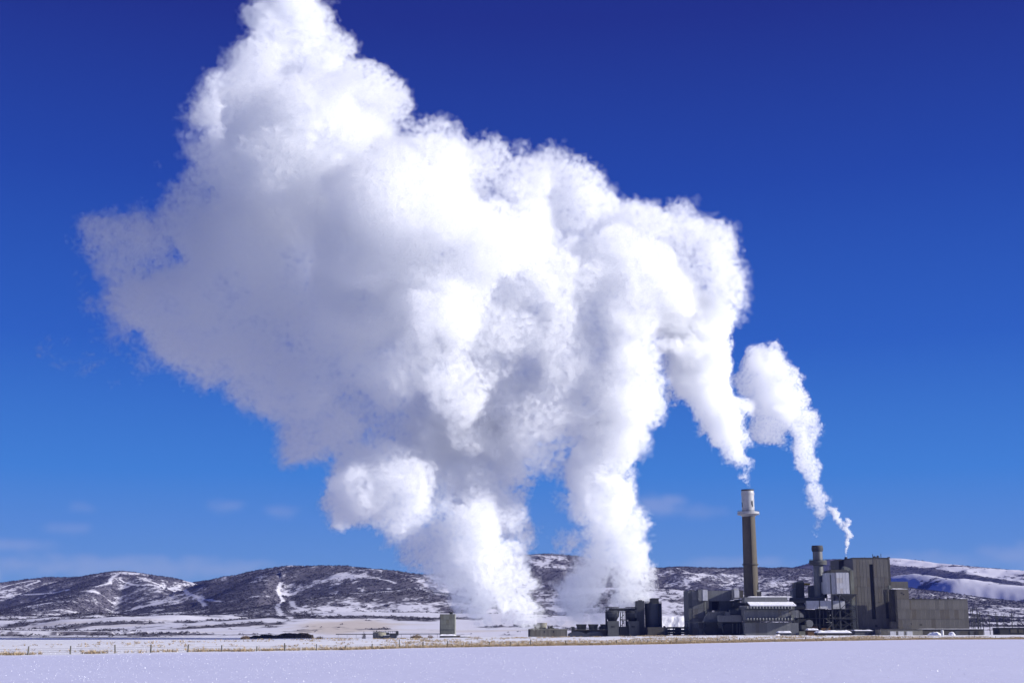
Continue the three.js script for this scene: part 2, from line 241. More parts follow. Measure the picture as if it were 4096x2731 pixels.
function finish(g) {   // metres as texture coordinates, by the way each face points
  g = g.index ? g.toNonIndexed() : g;
  const p = g.attributes.position, n = p.count, uv = new Float32Array(n * 2);
  if (!g.attributes.normal) g.computeVertexNormals();
  const N = g.attributes.normal;
  for (let i = 0; i < n; i++) { const ax = Math.abs(N.getX(i)), ay = Math.abs(N.getY(i)), az = Math.abs(N.getZ(i)); uv[i * 2] = (ax > az && ax > ay ? p.getZ(i) : p.getX(i)) / 16; uv[i * 2 + 1] = (ay > ax && ay > az ? p.getZ(i) : p.getY(i)) / 16; }
  const out = new THREE.BufferGeometry();
  out.setAttribute('position', p); out.setAttribute('normal', N); out.setAttribute('uv', new THREE.BufferAttribute(uv, 2));
  return out;
}
function thing(name, label, category, pos, group) {
  const o = new THREE.Group(); o.name = numbered(name); o.position.copy(pos); o.userData = { label, category };
  if (group) o.userData.group = group;
  scene.add(o); return o;
}
function part(t, name, geos, m, parent = t, label) {   // geometry given in the place's coordinates
  const g = [].concat(geos).map(finish), o = new THREE.Mesh(g.length > 1 ? mergeGeometries(g) : g[0], m);
  o.geometry.translate(-t.position.x, -t.position.y, -t.position.z);
  o.name = name; if (label) o.userData.label = label; o.castShadow = o.receiveShadow = true; parent.add(o); return o;
}
const GY = -5.6;   // ground level at the plant
const BB = (x0, y0, z0, x1, y1, z1) => new THREE.BoxGeometry(x1 - x0, y1 - y0, z1 - z0).translate((x0 + x1) / 2, (y0 + y1) / 2, (z0 + z1) / 2);
// a box whose front face spans two measured points at a distance; it reaches "deep" metres back; bottom null: down to the ground
function BX(a, b, dist, deep) {
  const row = b[1] === null ? a[1] + 6 : (a[1] + b[1]) / 2, l = at(a[0], row, dist).x, r = at(b[0], row, dist).x;
  return BB(Math.min(l, r), b[1] === null ? GY : at(b[0], b[1], dist).y, -dist - deep, Math.max(l, r), at(a[0], a[1], dist).y, -dist);
}
const Z1 = (X, Y) => [1550.4 + X * .3408, Y === null ? null : 1091 + Y * .3408];
const Z3 = (X, Y) => [1808.8 + X * .19531, Y === null ? null : 1251.8 + Y * .19531];
const Z4 = (X, Y) => [1177.2 + X * .18311, Y === null ? null : 1366.7 + Y * .18311];
const Z6 = (X, Y) => [574.2 + X * .28076, Y === null ? null : 1263.3 + Y * .28076];
const b1 = (X0, Y0, X1, Y1, dist, deep) => BX(Z1(X0, Y0), Z1(X1, Y1), dist, deep);
const b4 = (X0, Y0, X1, Y1, dist, deep) => BX(Z4(X0, Y0), Z4(X1, Y1), dist, deep);
const b6 = (X0, Y0, X1, Y1, dist, deep) => BX(Z6(X0, Y0), Z6(X1, Y1), dist, deep);
const p1 = (X, Y, d) => at(...Z1(X, Y), d), p4 = (X, Y, d) => at(...Z4(X, Y), d), p6 = (X, Y, d) => at(...Z6(X, Y), d);
function bar(a, b, w) { const d = b.clone().sub(a), L = d.length(), g = new THREE.BoxGeometry(w, L, w); g.applyQuaternion(new THREE.Quaternion().setFromUnitVectors(new THREE.Vector3(0, 1, 0), d.normalize())); return g.translate((a.x + b.x) / 2, (a.y + b.y) / 2, (a.z + b.z) / 2); }
function rod(a, b, r, n = 14) { const d = b.clone().sub(a), L = d.length(), g = new THREE.CylinderGeometry(r, r, L, n); g.applyQuaternion(new THREE.Quaternion().setFromUnitVectors(new THREE.Vector3(0, 1, 0), d.normalize())); return g.translate((a.x + b.x) / 2, (a.y + b.y) / 2, (a.z + b.z) / 2); }
const cyl = (x, y0, y1, z, r0, r1, n = 40, open = false) => new THREE.CylinderGeometry(r1, r0, y1 - y0, n, 1, open).translate(x, (y0 + y1) / 2, z);
const lathe = (pts, x, z, n = 40) => new THREE.LatheGeometry(pts.map(([r, y]) => new THREE.Vector2(r, y)), n).translate(x, 0, z);
const V = (x, y, z) => new THREE.Vector3(x, y, z);
function prism(pts, z0, z1) { const s = new THREE.Shape(pts.map(([x, y]) => new THREE.Vector2(x, y))); return new THREE.ExtrudeGeometry(s, { depth: z1 - z0, bevelEnabled: false }).translate(0, 0, z0); }
// wall cladding: sheets side by side, each standing a little proud with open joints between
function cladding(t, parent, x0, y0, x1, y1, z, cols, rows, mats, seed, gap = .26) {
  const r = rng(seed), w = (x1 - x0) / cols, ys = [];
  for (let j = 0; j <= rows.length; j++) ys.push(j === 0 ? 0 : ys[j - 1] + rows[j - 1]);
  const H = y1 - y0, S = ys[rows.length], cache = {};
  for (let j = 0; j < rows.length; j++) {
    const h = rows[j] / S * H, g = cache[rows[j]] ??= finish(new THREE.BoxGeometry(w - .07, h - gap * 1.3, .14));
    for (let i = 0; i < cols; i++) { const o = new THREE.Mesh(g, mats[(r() * mats.length) | 0]); o.name = 'panel'; o.castShadow = o.receiveShadow = true; o.position.set(x0 + (i + .5) * w - t.position.x, y0 + ys[j] / S * H + h / 2 - t.position.y, z + .072 - t.position.z); parent.add(o); }
  }
}
const shades = (m, n = 4, k = .09) => [...Array(n + 1).keys()].map((i) => { const c = m.clone(); c.color.multiplyScalar(1.06 - k * 1.3 * i); if (i === n) c.color.multiply(new THREE.Color(1.04, .98, .9)); return c; });
function railing(pts, h, closed = true) { const g = [], n = closed ? pts.length : pts.length - 1; for (let i = 0; i < n; i++) { const a = pts[i], b = pts[(i + 1) % pts.length]; for (const k of [.5, 1]) g.push(bar(V(a.x, a.y + h * k, a.z), V(b.x, b.y + h * k, b.z), .12)); g.push(bar(a, V(a.x, a.y + h, a.z), .14)); } return g; }
const ringPts = (x, y, z, r, n) => [...Array(n).keys()].map((k) => V(x + Math.cos(k / n * 6.2832) * r, y, z + Math.sin(k / n * 6.2832) * r));
function snowCap(x0, z0, x1, z1, y, seed, h = .5) {   // an uneven blanket of snow on a flat roof
  const nx = 24, nz = 6, g = new THREE.BoxGeometry(x1 - x0, h, z1 - z0, nx, 2, nz).translate((x0 + x1) / 2, y + h / 2, (z0 + z1) / 2), p = g.attributes.position;
  for (let i = 0; i < p.count; i++) if (p.getY(i) > y + h * .4) { const e = Math.min(1, Math.min(p.getX(i) - x0, x1 - p.getX(i), p.getZ(i) - z0, z1 - p.getZ(i)) / 1.2 + .35); p.setY(i, y + (p.getY(i) - y) * e * (.8 + .7 * noise3(p.getX(i) / 5 + seed, 0, p.getZ(i) / 5))); }
  g.computeVertexNormals(); return g;
}

// ---------------------------------------------------------------- chimneys
{
  const D = 1112, top = p1(490, 100, D), k = MPP(D) * .3408, x = top.x, z = -D;
  const yBand = p1(497, 600, D).y, yPlat = p1(492, 262, D).y, yTop = top.y, rB = 49 * k, rT = 42 * k;
  const t = thing('tall_chimney', 'tall brown concrete chimney with pale steel top and round platform', 'chimney', V(x, GY, z));
  part(t, 'shaft', cyl(x, GY, yPlat, z, rB * 1.04, rT, 56), M.concrete);
  const flue = part(t, 'flue', [lathe([[rT * .97, yPlat - .5], [rT * .97, yTop - 4.2], [rT * 1.03, yTop - 4], [rT * 1.03, yTop - 2.6], [rT * .98, yTop - 2.4], [rT * .96, yTop], [rT * .84, yTop], [rT * .84, yTop - 8]], x, z, 48)], M.steel);
  part(t, 'rim', lathe([[rT * .99, yTop - .9], [rT * 1.0, yTop + .25], [rT * .82, yTop + .25], [rT * .82, yTop - 3]], x, z, 48), M.black, flue);
  for (const yy of [yTop - 9, yTop - 15]) part(t, 'hoop', lathe([[rT * .965, yy], [rT * 1.0, yy + .12], [rT * 1.0, yy + .5], [rT * .965, yy + .62]], x, z, 48), M.steel, flue);
  for (const [a, w, yy, h] of [[1.05, 1.3, yTop - 11.2, 3.2], [.98, 1, yTop - 13.4, 2], [2.9, .9, yTop - 12.5, 4]]) part(t, 'port', new THREE.BoxGeometry(.5, h, w).rotateY(-a).translate(x + Math.cos(a) * rT * .97, yy, z + Math.sin(a) * rT * .97), M.black, flue);
  const pl = part(t, 'platform', [lathe([[rT, yPlat - 2.4], [rT * 1.35, yPlat - .6], [rT * 1.7, yPlat - .6], [rT * 1.7, yPlat + .1], [rT * .9, yPlat + .1]], x, z, 40), cyl(x, yPlat + .1, yPlat + 1.7, z, rT * 1.68, rT * 1.68, 40, true), cyl(x, yPlat + .1, yPlat + 1.7, z, rT * 1.64, rT * 1.64, 40, true)], M.steel);
  part(t, 'railing', railing(ringPts(x, yPlat + 1.6, z, rT * 1.66, 20), .9), M.iron, pl);
  part(t, 'band', lathe([[rB * .97, yBand - .9], [rB * 1.07, yBand - .7], [rB * 1.07, yBand + .1], [rB * .95, yBand + .3]], x, z, 48), M.brown);
  part(t, 'ladder', [BB(x - .5, GY + 20, z + rT * .98, x - .38, yPlat - 2, z + rB * 1.05), BB(x + .38, GY + 20, z + rT * .98, x + .5, yPlat - 2, z + rB * 1.05)], M.brown);
}
{
  const D = 1105, c = p1(960, 475, D), k = MPP(D) * .3408, x = c.x, z = -D, r = 32.5 * k, yT = c.y, yP = p1(960, 585, D).y, y0 = p1(960, 830, D).y;
  const t = thing('short_chimney', 'short grey steel chimney with dark flared crown beside the boiler house', 'chimney', V(x, GY, z));
  part(t, 'shaft', cyl(x, GY, yT - 2, z, r * 1.05, r * .96, 48), M.dullSteel);
  part(t, 'crown', lathe([[r * .98, yT - 5], [r * 1.14, yT - 4], [r * 1.16, yT - 1.6], [r * 1.08, yT - 1.3], [r * 1.08, yT], [r * .85, yT], [r * .85, yT - 6]], x, z, 40), M.iron);
  const pl = part(t, 'platform', [lathe([[r, yP - 3], [r * 1.75, yP - 1], [r * 1.75, yP + .2], [r * .9, yP + .2]], x, z, 24), cyl(x, yP - 2.4, yP + 1.3, z, r * 1.72, r * 1.72, 24, true)], M.coolDark);
  part(t, 'railing', railing(ringPts(x, yP + .2, z, r * 1.7, 16), 1.9), M.iron, pl);
  part(t, 'ladder', [bar(V(x - .4, y0, z + r * 1.06), V(x - .4, yT, z + r), .12), bar(V(x + .4, y0, z + r * 1.06), V(x + .4, yT, z + r), .12)], M.iron);
  part(t, 'pipe', rod(V(x + r * 1.2, y0, z + 1), V(x + r * 1.2, p1(960, 700, D).y, z + 1), .9), M.iron);
  part(t, 'access_door', BB(x + .8, y0 + 4, z + r * .8, x + 3.2, y0 + 13, z + r * 1.06), M.pale);
}

// ---------------------------------------------------------------- boiler house and its neighbours
{
  const D = 1100, a = p1(1198, 560, D), b = p1(1452, 1045, D), t = thing('boiler_house', 'tall taupe windowless boiler house with dark vertical slots, highest building', 'power station building', V((a.x + b.x) / 2, GY, -D));
  const x0 = a.x, x1 = p1(1452, 565, D).x, y1 = a.y, sA = p1(1311, 600, D), sB = V(p1(1337, 600, D).x, p1(1337, 970, D).y, -D), tA = p1(1434, 570, D), k = MPP(D) * .3408;
  part(t, 'wall', [BB(x0, GY, -D - 44, sA.x, y1, -D), BB(sA.x, GY, -D - 44, sB.x, sB.y, -D), BB(sA.x, sA.y, -D - 44, sB.x, y1, -D), BB(sB.x, GY, -D - 44, tA.x, y1, -D), BB(tA.x, GY, -D - 44, x1, y1, -D - 3)], M.taupe);
  part(t, 'window_slot', BB(sA.x, sB.y, -D - 2.5, sB.x, sA.y, -D - 1.4), M.black);
  part(t, 'corner_slot', BB(tA.x + .02, GY, -D - 2.98, x1 - .02, y1 - .6, -D - 1.2), M.taupeDark);
  part(t, 'window_slot', BB(p1(1420, 860, D).x, p1(0, 965, D).y, -D + .02, p1(1438, 860, D).x, p1(0, 770, D).y, -D + .4), M.black);
  const sh = shades(M.taupe, 4, .05), rows = [10, 10, 10, 13, 8, 16];
  cladding(t, t, x0 + .1, GY + 1, sA.x - .1, y1 - .5, -D, 5, rows, sh, 3);
  cladding(t, t, sB.x + .1, GY + 1, tA.x - 1, y1 - .5, -D, 4, rows, sh, 4);
  part(t, 'parapet', [BB(x0 - .25, y1, -D - 44.2, x1 + .1, y1 + .5, -D + .4)], M.taupeDark);
  const r = rng(8);
  for (let i = 0; i < 12; i++) { const px = 1240 + r() * 180, w = .6 + 1.6 * r(), h = .7 + 2.2 * r() * r(), x = p1(px, 0, D).x, z = -D - 4 - 30 * r(); part(t, 'roof_vent', BB(x, y1 + .45, z, x + w, y1 + .5 + h, z + w), M.iron); }
  for (const px of [1330, 1345, 1372, 1385]) part(t, 'roof_pipe', rod(V(p1(px, 0, D).x, y1 + .4, -D - 12), V(p1(px, 0, D).x, y1 + 2.4 + r() * 2, -D - 12), .25), M.iron);
  part(t, 'side_door', BB(p1(1292, 0, D).x, p1(0, 1024, D).y, -D + .16, p1(1308, 0, D).x, p1(0, 1008, D).y, -D + .4), M.taupeDark);
  // rear wing whose dark flank shows to the left
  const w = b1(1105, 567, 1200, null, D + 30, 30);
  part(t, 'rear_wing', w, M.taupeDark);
  // the slim vent with its wisp
  const v = p1(1154, 552, D + 34); part(t, 'steam_vent', rod(V(v.x, p1(1154, 575, D + 34).y, v.z), v, 1.2), M.black);
}
{
  const D = 1090, t0 = p1(1182, 640, D), t1 = p1(1226, 1045, D), t = thing('stair_tower', 'slim pale green tower standing against the left edge of the boiler house', 'tower', V((t0.x + t1.x) / 2, GY, -D));
  part(t, 'wall', BB(t0.x, GY, -D - 9.6, t1.x, t0.y, -D), M.sage);
  cladding(t, t, t0.x + .1, GY + .6, t1.x - .1, t0.y - .4, -D, 2, [8, 8, 8, 8, 8, 8, 8], shades(M.sage, 3, .05), 14);
  const a = p1(1135, 612, D), b = p1(1190, 650, D); part(t, 'hood', prism([[a.x, b.y], [t1.x - 3, b.y - 1], [b.x, a.y - 2], [b.x - 5, a.y]], -D - 9, -D - 1), M.sage);
}
{
  const D = 1078, a = p1(1025, 655, D), b = p1(1180, 800, D), t = thing('dust_collector', 'big white panelled bin on a braced steel frame left of the boiler house', 'dust collector', V((a.x + b.x) / 2, GY, -D));
  const fx = p1(1052, 0, D).x, dp = 16;
  part(t, 'bin', BB(fx, b.y, -D - dp, b.x, a.y, -D), M.pale);
  part(t, 'bevel', prism([[a.x, b.y + .1], [fx - .02, b.y + .1], [fx - .02, a.y], [a.x, a.y - .3]], -D - dp, -D - 2.2), M.pale);
  cladding(t, t, fx + .1, b.y + .2, b.x - .1, a.y - .2, -D, 4, [5, 5, 5, 5], shades(M.pale, 3, .05), 24, .1);
  const ry = p1(0, 637, D).y; part(t, 'roof', prism([[a.x - .6, a.y + .02], [b.x + .4, a.y + .02], [b.x - 1.5, ry], [a.x + 3.5, ry]], -D - dp - .3, -D + .3), M.taupeDark);
  const hb = p1(0, 842, D).y, cx = p1(1135, 0, D).x; part(t, 'hopper', [new THREE.CylinderGeometry(10.5, 2, b.y - hb, 4, 1).rotateY(Math.PI / 4).scale(1.05, 1, .9).translate(cx - 1, (hb + b.y) / 2 - .05, -D - dp / 2)], M.coolDark);
  for (const px of [1015, 1068, 1178]) for (const dz of [0, dp]) part(t, 'leg', bar(V(p1(px, 0, D).x, GY, -D - dz), V(p1(px, 0, D).x, b.y + (px === 1015 ? 15 : 0), -D - dz), .8), M.iron);
  const Y = [p1(0, 1040, D).y, p1(0, 970, D).y, p1(0, 905, D).y, p1(0, 805, D).y], X = [p1(1015, 0, D).x, p1(1068, 0, D).x, p1(1178, 0, D).x];
  for (let j = 0; j < 4; j++) part(t, 'beam', bar(V(X[0], Y[j], -D), V(X[2], Y[j], -D), .6), M.iron);
  for (let j = 0; j < 3; j++) { part(t, 'brace', bar(V(X[1], Y[j], -D), V(X[2], Y[j + 1], -D), .45), M.iron); part(t, 'brace', bar(V(X[2], Y[j], -D), V(X[1], Y[j + 1], -D), .45), M.iron); if (j < 2) part(t, 'brace', bar(V(X[0], Y[j], -D), V(X[1], Y[j + 1], -D), .35), M.iron); }
  for (const yy of [Y[1], Y[2]]) part(t, 'catwalk', [BB(X[0], yy + .35, -D - 1.8, X[2], yy + .5, -D + 1.2), ...railing([V(X[0], yy + .5, -D + 1.2), V((X[0] + X[1]) / 2, yy + .5, -D + 1.2), V(X[1], yy + .5, -D + 1.2), V((X[1] + X[2]) / 2, yy + .5, -D + 1.2), V(X[2], yy + .5, -D + 1.2)], 1.2, false)], M.coolDark);
  part(t, 'ladder_frame', [bar(V(p1(1012, 0, D).x, p1(0, 815, D).y, -D + 1), V(p1(1012, 0, D).x, p1(0, 612, D).y, -D + 1), .35), bar(V(p1(1040, 0, D).x, a.y, -D + 1), V(p1(1040, 0, D).x, p1(0, 612, D).y, -D + 1), .3), bar(V(p1(1012, 0, D).x, p1(0, 614, D).y, -D + 1), V(p1(1040, 0, D).x, p1(0, 614, D).y, -D + 1), .3)], M.iron);
}
{
  const D = 1084, t = thing('flue_duct', 'pale boxy flue duct with two dark round pipes below the short chimney', 'duct', p1(1000, 870, D));
  for (const [a, b] of [[888, 975], [979, 1062], [1066, 1148]]) part(t, 'duct_section', b1(a, 846, b, 900, D, 8), M.pale);
  part(t, 'nozzle', prism([[p1(866, 0, D).x, p1(0, 856, D).y], [p1(888, 0, D).x, p1(0, 846, D).y], [p1(888, 0, D).x, p1(0, 900, D).y], [p1(866, 0, D).x, p1(0, 890, D).y]].reverse(), -D - 7, -D - 1), M.cool);
  const k = MPP(D) * .3408;
  part(t, 'pipe', rod(p1(775, 846, D + 4), p1(1000, 846, D + 4).setY(p1(1000, 838, D + 4).y), 17 * k), M.iron);
  part(t, 'pipe', rod(p1(795, 886, D + 6), p1(895, 886, D + 6), 15 * k), M.coolDark);
  part(t, 'support', [bar(p1(977, 846, D - .5), p1(977, 1050, D - .5).setY(GY), .5), bar(p1(1064, 846, D - .5), p1(1064, 1050, D - .5).setY(GY), .5)], M.iron);
}
{
  const D = 1098, t = thing('fan_house', 'dark open steel fan house in shade under the flue duct', 'power station building', p1(1030, 1050, D).setY(GY));
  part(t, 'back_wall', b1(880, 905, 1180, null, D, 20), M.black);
  part(t, 'floor_slab', [b1(900, 962, 1178, 966, D - 8, 8), b1(920, 1006, 1178, 1010, D - 8, 8)], M.iron);
  for (const px of [905, 950, 1000, 1040, 1110, 1150]) part(t, 'column', bar(p1(px, 905, D - 7.5), p1(px, 905, D - 7.5).setY(GY), .5), M.iron);
  part(t, 'stairs', [bar(p1(1020, 1046, D - 9), p1(1060, 1006, D - 9), .7), bar(p1(1060, 1003, D - 9), p1(1020, 966, D - 9), .7)], M.coolDark);
  for (const e of [[990, 1030, 1050, null, D - 9, 6], [1085, 968, 1105, 962, D - 8.5, 3], [930, 1018, 965, null, D - 7, 5]]) part(t, 'equipment', b1(...e), M.rust);
  part(t, 'lamp', b1(1046, 940, 1052, 945, D - 9.5, .8), M.lamp); part(t, 'handrail', b1(1020, 990, 1060, 992, D - 9.2, .5), M.lamp);
}
{
  const D = 1112, t = thing('transfer_house', 'olive transfer house with angled grey hoods left of the short chimney', 'power station building', p1(845, 1000, D).setY(GY));
  part(t, 'tower', b1(816, 724, 872, null, D, 14), M.taupeDark);
  const a = p1(816, 712, D), b = p1(872, 726, D); part(t, 'roof', prism([[a.x, b.y], [b.x, b.y], [b.x - 1, a.y + .4], [a.x + 1, a.y - 1]], -D - 14, -D + .1), M.sage);
  part(t, 'hood', prism([[p1(762, 0, D).x, p1(0, 775, D).y], [p1(762, 0, D).x, p1(0, 860, D).y], [p1(815.5, 0, D).x, p1(0, 860, D).y], [p1(815.5, 0, D).x, p1(0, 742, D).y]], -D - 12, -D - 1), M.cool);
  part(t, 'hood', prism([[p1(878, 0, D).x, p1(0, 745, D).y], [p1(878, 0, D).x, p1(0, 850, D).y], [p1(932, 0, D).x, p1(0, 850, D).y], [p1(925, 0, D).x, p1(0, 780, D).y], [p1(915, 0, D).x, p1(0, 742, D).y]], -D - 10, -D - 1), M.cool);
  part(t, 'walkway', b1(872, 728, 912, 741, D + 1, 5), M.yellow);
}
{
  const D = 1094, t = thing('turbine_hall', 'long low panelled turbine hall to the right of the boiler house', 'power station building', p1(1737, 1035, D).setY(GY));
  const a = p1(1496, 838, D), b = p1(1974, 842, D);
  part(t, 'wall', BB(a.x, GY, -D - 42, b.x, a.y, -D), M.taupe);
  cladding(t, t, a.x + .1, GY + .5, b.x - .1, a.y - .3, -D, 15, [9, 9, 9, 9], shades(M.taupe, 5, .05), 34, .14);
  part(t, 'parapet', BB(a.x, a.y, -D - 42, b.x + .2, a.y + .5, -D + .3), M.taupeDark);
  for (const [X, Y] of [[1590, 1002], [1660, 1008]]) part(t, 'louvre', b1(X - 9, Y - 7, X + 9, Y + 7, D - .16, .4), M.taupeDark);
  const r = rng(6); for (let i = 0; i < 9; i++) { const x = a.x + 6 + (b.x - a.x - 12) * (i + r() * .7) / 9; part(t, 'roof_vent', BB(x, a.y + .5, -D - 12, x + .8 + r(), a.y + 1 + .9 * r(), -D - 10), M.iron); }
}
{
  const D = 1082, t = thing('lift_tower', 'square taupe block with dark left flank projecting beside the turbine hall', 'tower', p1(1505, 1000, D).setY(GY));
  const a = p1(1494, 768, D), b = p1(1576, 768, D), l = p1(1439, 770, D + 12.5);
  part(t, 'wall', BB(a.x, GY, -D - 11.8, b.x, a.y, -D), M.taupe);
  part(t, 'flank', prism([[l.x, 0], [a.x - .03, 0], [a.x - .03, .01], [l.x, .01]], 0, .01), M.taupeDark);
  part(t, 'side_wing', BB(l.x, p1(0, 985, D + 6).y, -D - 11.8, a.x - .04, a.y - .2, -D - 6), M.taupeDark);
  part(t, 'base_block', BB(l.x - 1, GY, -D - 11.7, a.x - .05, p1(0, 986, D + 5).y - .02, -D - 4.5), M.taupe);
  cladding(t, t, a.x + .1, GY + .5, b.x - .1, a.y - .3, -D, 3, [8, 8, 8, 8, 8], shades(M.taupe, 4, .05), 44, .14);
  part(t, 'roof_snow', snowCap(l.x + .5, -D - 11.5, b.x - .5, -D - .4, a.y, 4, .7), M.snow);
  part(t, 'roof_unit', [b1(1443, 742, 1462, 768, D + 6, 4)], M.sage);
  part(t, 'opening', [b1(1524, 790, 1536, 799, D - .2, .4), b1(1537, 799, 1549, 808, D - .2, .4)], M.black);
  part(t, 'penthouse', b1(1456, 717, 1574, 772, D + 26, 14), M.taupe);
}
// ---------------------------------------------------------------- precipitator block and what stands round the tall chimney
{
  const D = 1050, t = thing('precipitator', 'broad grey precipitator with scalloped rows and snow on its ledge', 'precipitator', p1(635, 1070, D).setY(GY));
  const A = p1(472, 905, D), B = p1(798, 1072, D), k = MPP(D) * .3408;
  part(t, 'lower_wall', b1(474, 992, 790, null, D + 1, 26), M.cool);
  part(t, 'casing', b1(472, 880, 798, 978, D, 28), M.cool);
  part(t, 'upper_house', b1(470, 822, 760, 862, D + 12, 14), M.cool);
  const ry = p1(0, 858, D).y, ey = p1(0, 882, D).y; const rx0 = p1(474, 0, D).x, rx1 = p1(778, 0, D).x, ramp = new THREE.BoxGeometry(rx1 - rx0, .8, 1, 30, 1, 8).rotateX(0), rp = ramp.attributes.position; for (let i = 0; i < rp.count; i++) { const u = .5 - rp.getZ(i); rp.setXYZ(i, rp.getX(i) + (rx0 + rx1) / 2 + .25 * noise3(rp.getX(i) / 3, u * 4, 1), ey + (ry - ey) * u + rp.getY(i) + .35 + .2 * noise3(rp.getX(i) / 4, u * 5, 7), -D + 1 - 12.9 * u); } ramp.computeVertexNormals(); part(t, 'roof_snow', ramp, M.snow);
  part(t, 'roof_snow', snowCap(p1(472, 0, D + 12).x, -D - 25, p1(758, 0, D + 12).x, -D - 12.3, p1(0, 822, D + 12).y, 2, .8), M.snow);
  for (const [yy, n] of [[892, 15], [970, 15]]) for (let i = 0; i < n; i++) { const c = p1(486 + i * 21, yy, D); part(t, 'hopper_cap', new THREE.CylinderGeometry(8 * k, 10 * k, 15 * k, 10).translate(c.x, c.y, -D + 1.4), M.cool); }
  part(t, 'walkway', [b1(468, 981, 806, 985, D - 3.5, 5), b1(468, 906, 806, 909, D - 3, 4)], M.iron);
  for (const yy of [981, 906]) part(t, 'railing', railing([...Array(16).keys()].map((i) => p1(470 + i * 22, yy, D - 3)), 1.1, false), M.coolDark);
  cladding(t, t, p1(476, 0, D).x, p1(0, 962, D).y, p1(794, 0, D).x, p1(0, 908, D).y, -D, 14, [1], shades(M.cool, 4, .06), 54, .25);
  cladding(t, t, p1(478, 0, D + 1).x, GY + .2, p1(788, 0, D + 1).x, p1(0, 994, D + 1).y, -D - 1, 12, [1], shades(M.cool, 4, .07), 55, .2);
  part(t, 'end_box', [b1(800, 868, 806, 905, D + 2, 6), b1(786, 940, 803, 975, D - 1, 4)], M.sage);
}
{
  const D = 1062, t = thing('fan_duct', 'rounded grey fan duct and drum at the right end of the precipitator', 'duct', p1(845, 1060, D).setY(GY)), k = MPP(D) * .3408;
  const c = p1(828, 958, D); const g = new THREE.CylinderGeometry(42 * k, 42 * k, 9, 28, 1, false, 0, Math.PI).rotateX(Math.PI / 2).rotateZ(Math.PI / 2);
  part(t, 'elbow', [prism([...Array(15).keys()].map((i) => { const a = i / 14 * Math.PI / 2; return [c.x + Math.sin(a) * 40 * k, c.y + Math.cos(a) * 40 * k]; }).concat([[p1(800, 0, D).x, c.y], [p1(800, 0, D).x, c.y + 40 * k]]), -D - 9, -D)], M.cool);
  part(t, 'drum', [new THREE.CylinderGeometry(24 * k, 24 * k, 8, 24).rotateX(Math.PI / 2).translate(p1(862, 0, D).x, p1(0, 1000, D).y, -D - 4)], M.cool);
  part(t, 'outlet', b1(845, 1010, 888, 1040, D - 1, 8), M.coolDark);
  part(t, 'plinth', [b1(800, 1030, 838, null, D - 4, 8), b1(838, 1052, 890, null, D - 2, 9)], M.sage);
  part(t, 'stand', [bar(p1(806, 965, D - 2), p1(806, 965, D - 2).setY(GY), .5), bar(p1(832, 965, D - 2), p1(832, 965, D - 2).setY(GY), .5), bar(p1(886, 975, D - 2), p1(890, 975, D - 2).setY(GY), .4), b1(803, 1000, 840, 1003, D - 2.5, 3)], M.iron);
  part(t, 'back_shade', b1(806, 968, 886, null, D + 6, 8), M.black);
}
{
  const D = 1080, t = thing('scrubber_block', 'square grey scrubber building with white roof boxes left of the tall chimney', 'power station building', p1(260, 1070, D).setY(GY));
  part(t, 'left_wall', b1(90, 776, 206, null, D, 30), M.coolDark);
  cladding(t, t, p1(92, 0, D).x, GY + .4, p1(204, 0, D).x, p1(0, 778, D).y, -D, 3, [9, 8, 8, 7, 8], shades(M.cool, 4, .08).slice(1), 64, .14);
  part(t, 'upper_block', b1(206.5, 778, 440, 848, D + 2, 28), M.cool);
  part(t, 'lower_block', [b1(300, 848, 440, 930, D + 3, 26), b1(206.5, 848, 250, 930, D + 3, 26)], M.coolDark);
  part(t, 'recess', b1(250, 846, 300, 912, D + 12, 4), M.black);
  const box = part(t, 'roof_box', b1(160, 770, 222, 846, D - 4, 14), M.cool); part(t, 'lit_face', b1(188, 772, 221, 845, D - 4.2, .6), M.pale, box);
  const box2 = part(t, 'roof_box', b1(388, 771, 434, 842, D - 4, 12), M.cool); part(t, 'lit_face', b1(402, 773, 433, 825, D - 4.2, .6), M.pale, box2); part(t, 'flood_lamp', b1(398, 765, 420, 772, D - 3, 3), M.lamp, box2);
  part(t, 'roof_lamp', b1(556, 775, 574, 786, D + 20, 3), M.lamp); part(t, 'lamp_stand', b1(560, 786, 584, 820, D + 21, 4), M.taupeDark);
  part(t, 'side_hut', b1(436, 776, 462, 824, D + 4, 10), M.brown);
  part(t, 'machine_deck', [b1(380, 840, 470, 846, D - 6, 8), b1(395, 858, 470, 880, D - 4, 7), b1(400, 828, 440, 838, D - 5, 6)], M.coolDark);
  part(t, 'deck_snow', [b1(398, 833, 452, 836, D - 6.1, 7), b1(375, 842, 400, 845, D - 6.2, 3)], M.snow);
  part(t, 'pillar', bar(p1(205, 850, D - 6), p1(214, 1000, D - 6), .9), M.sage);
}
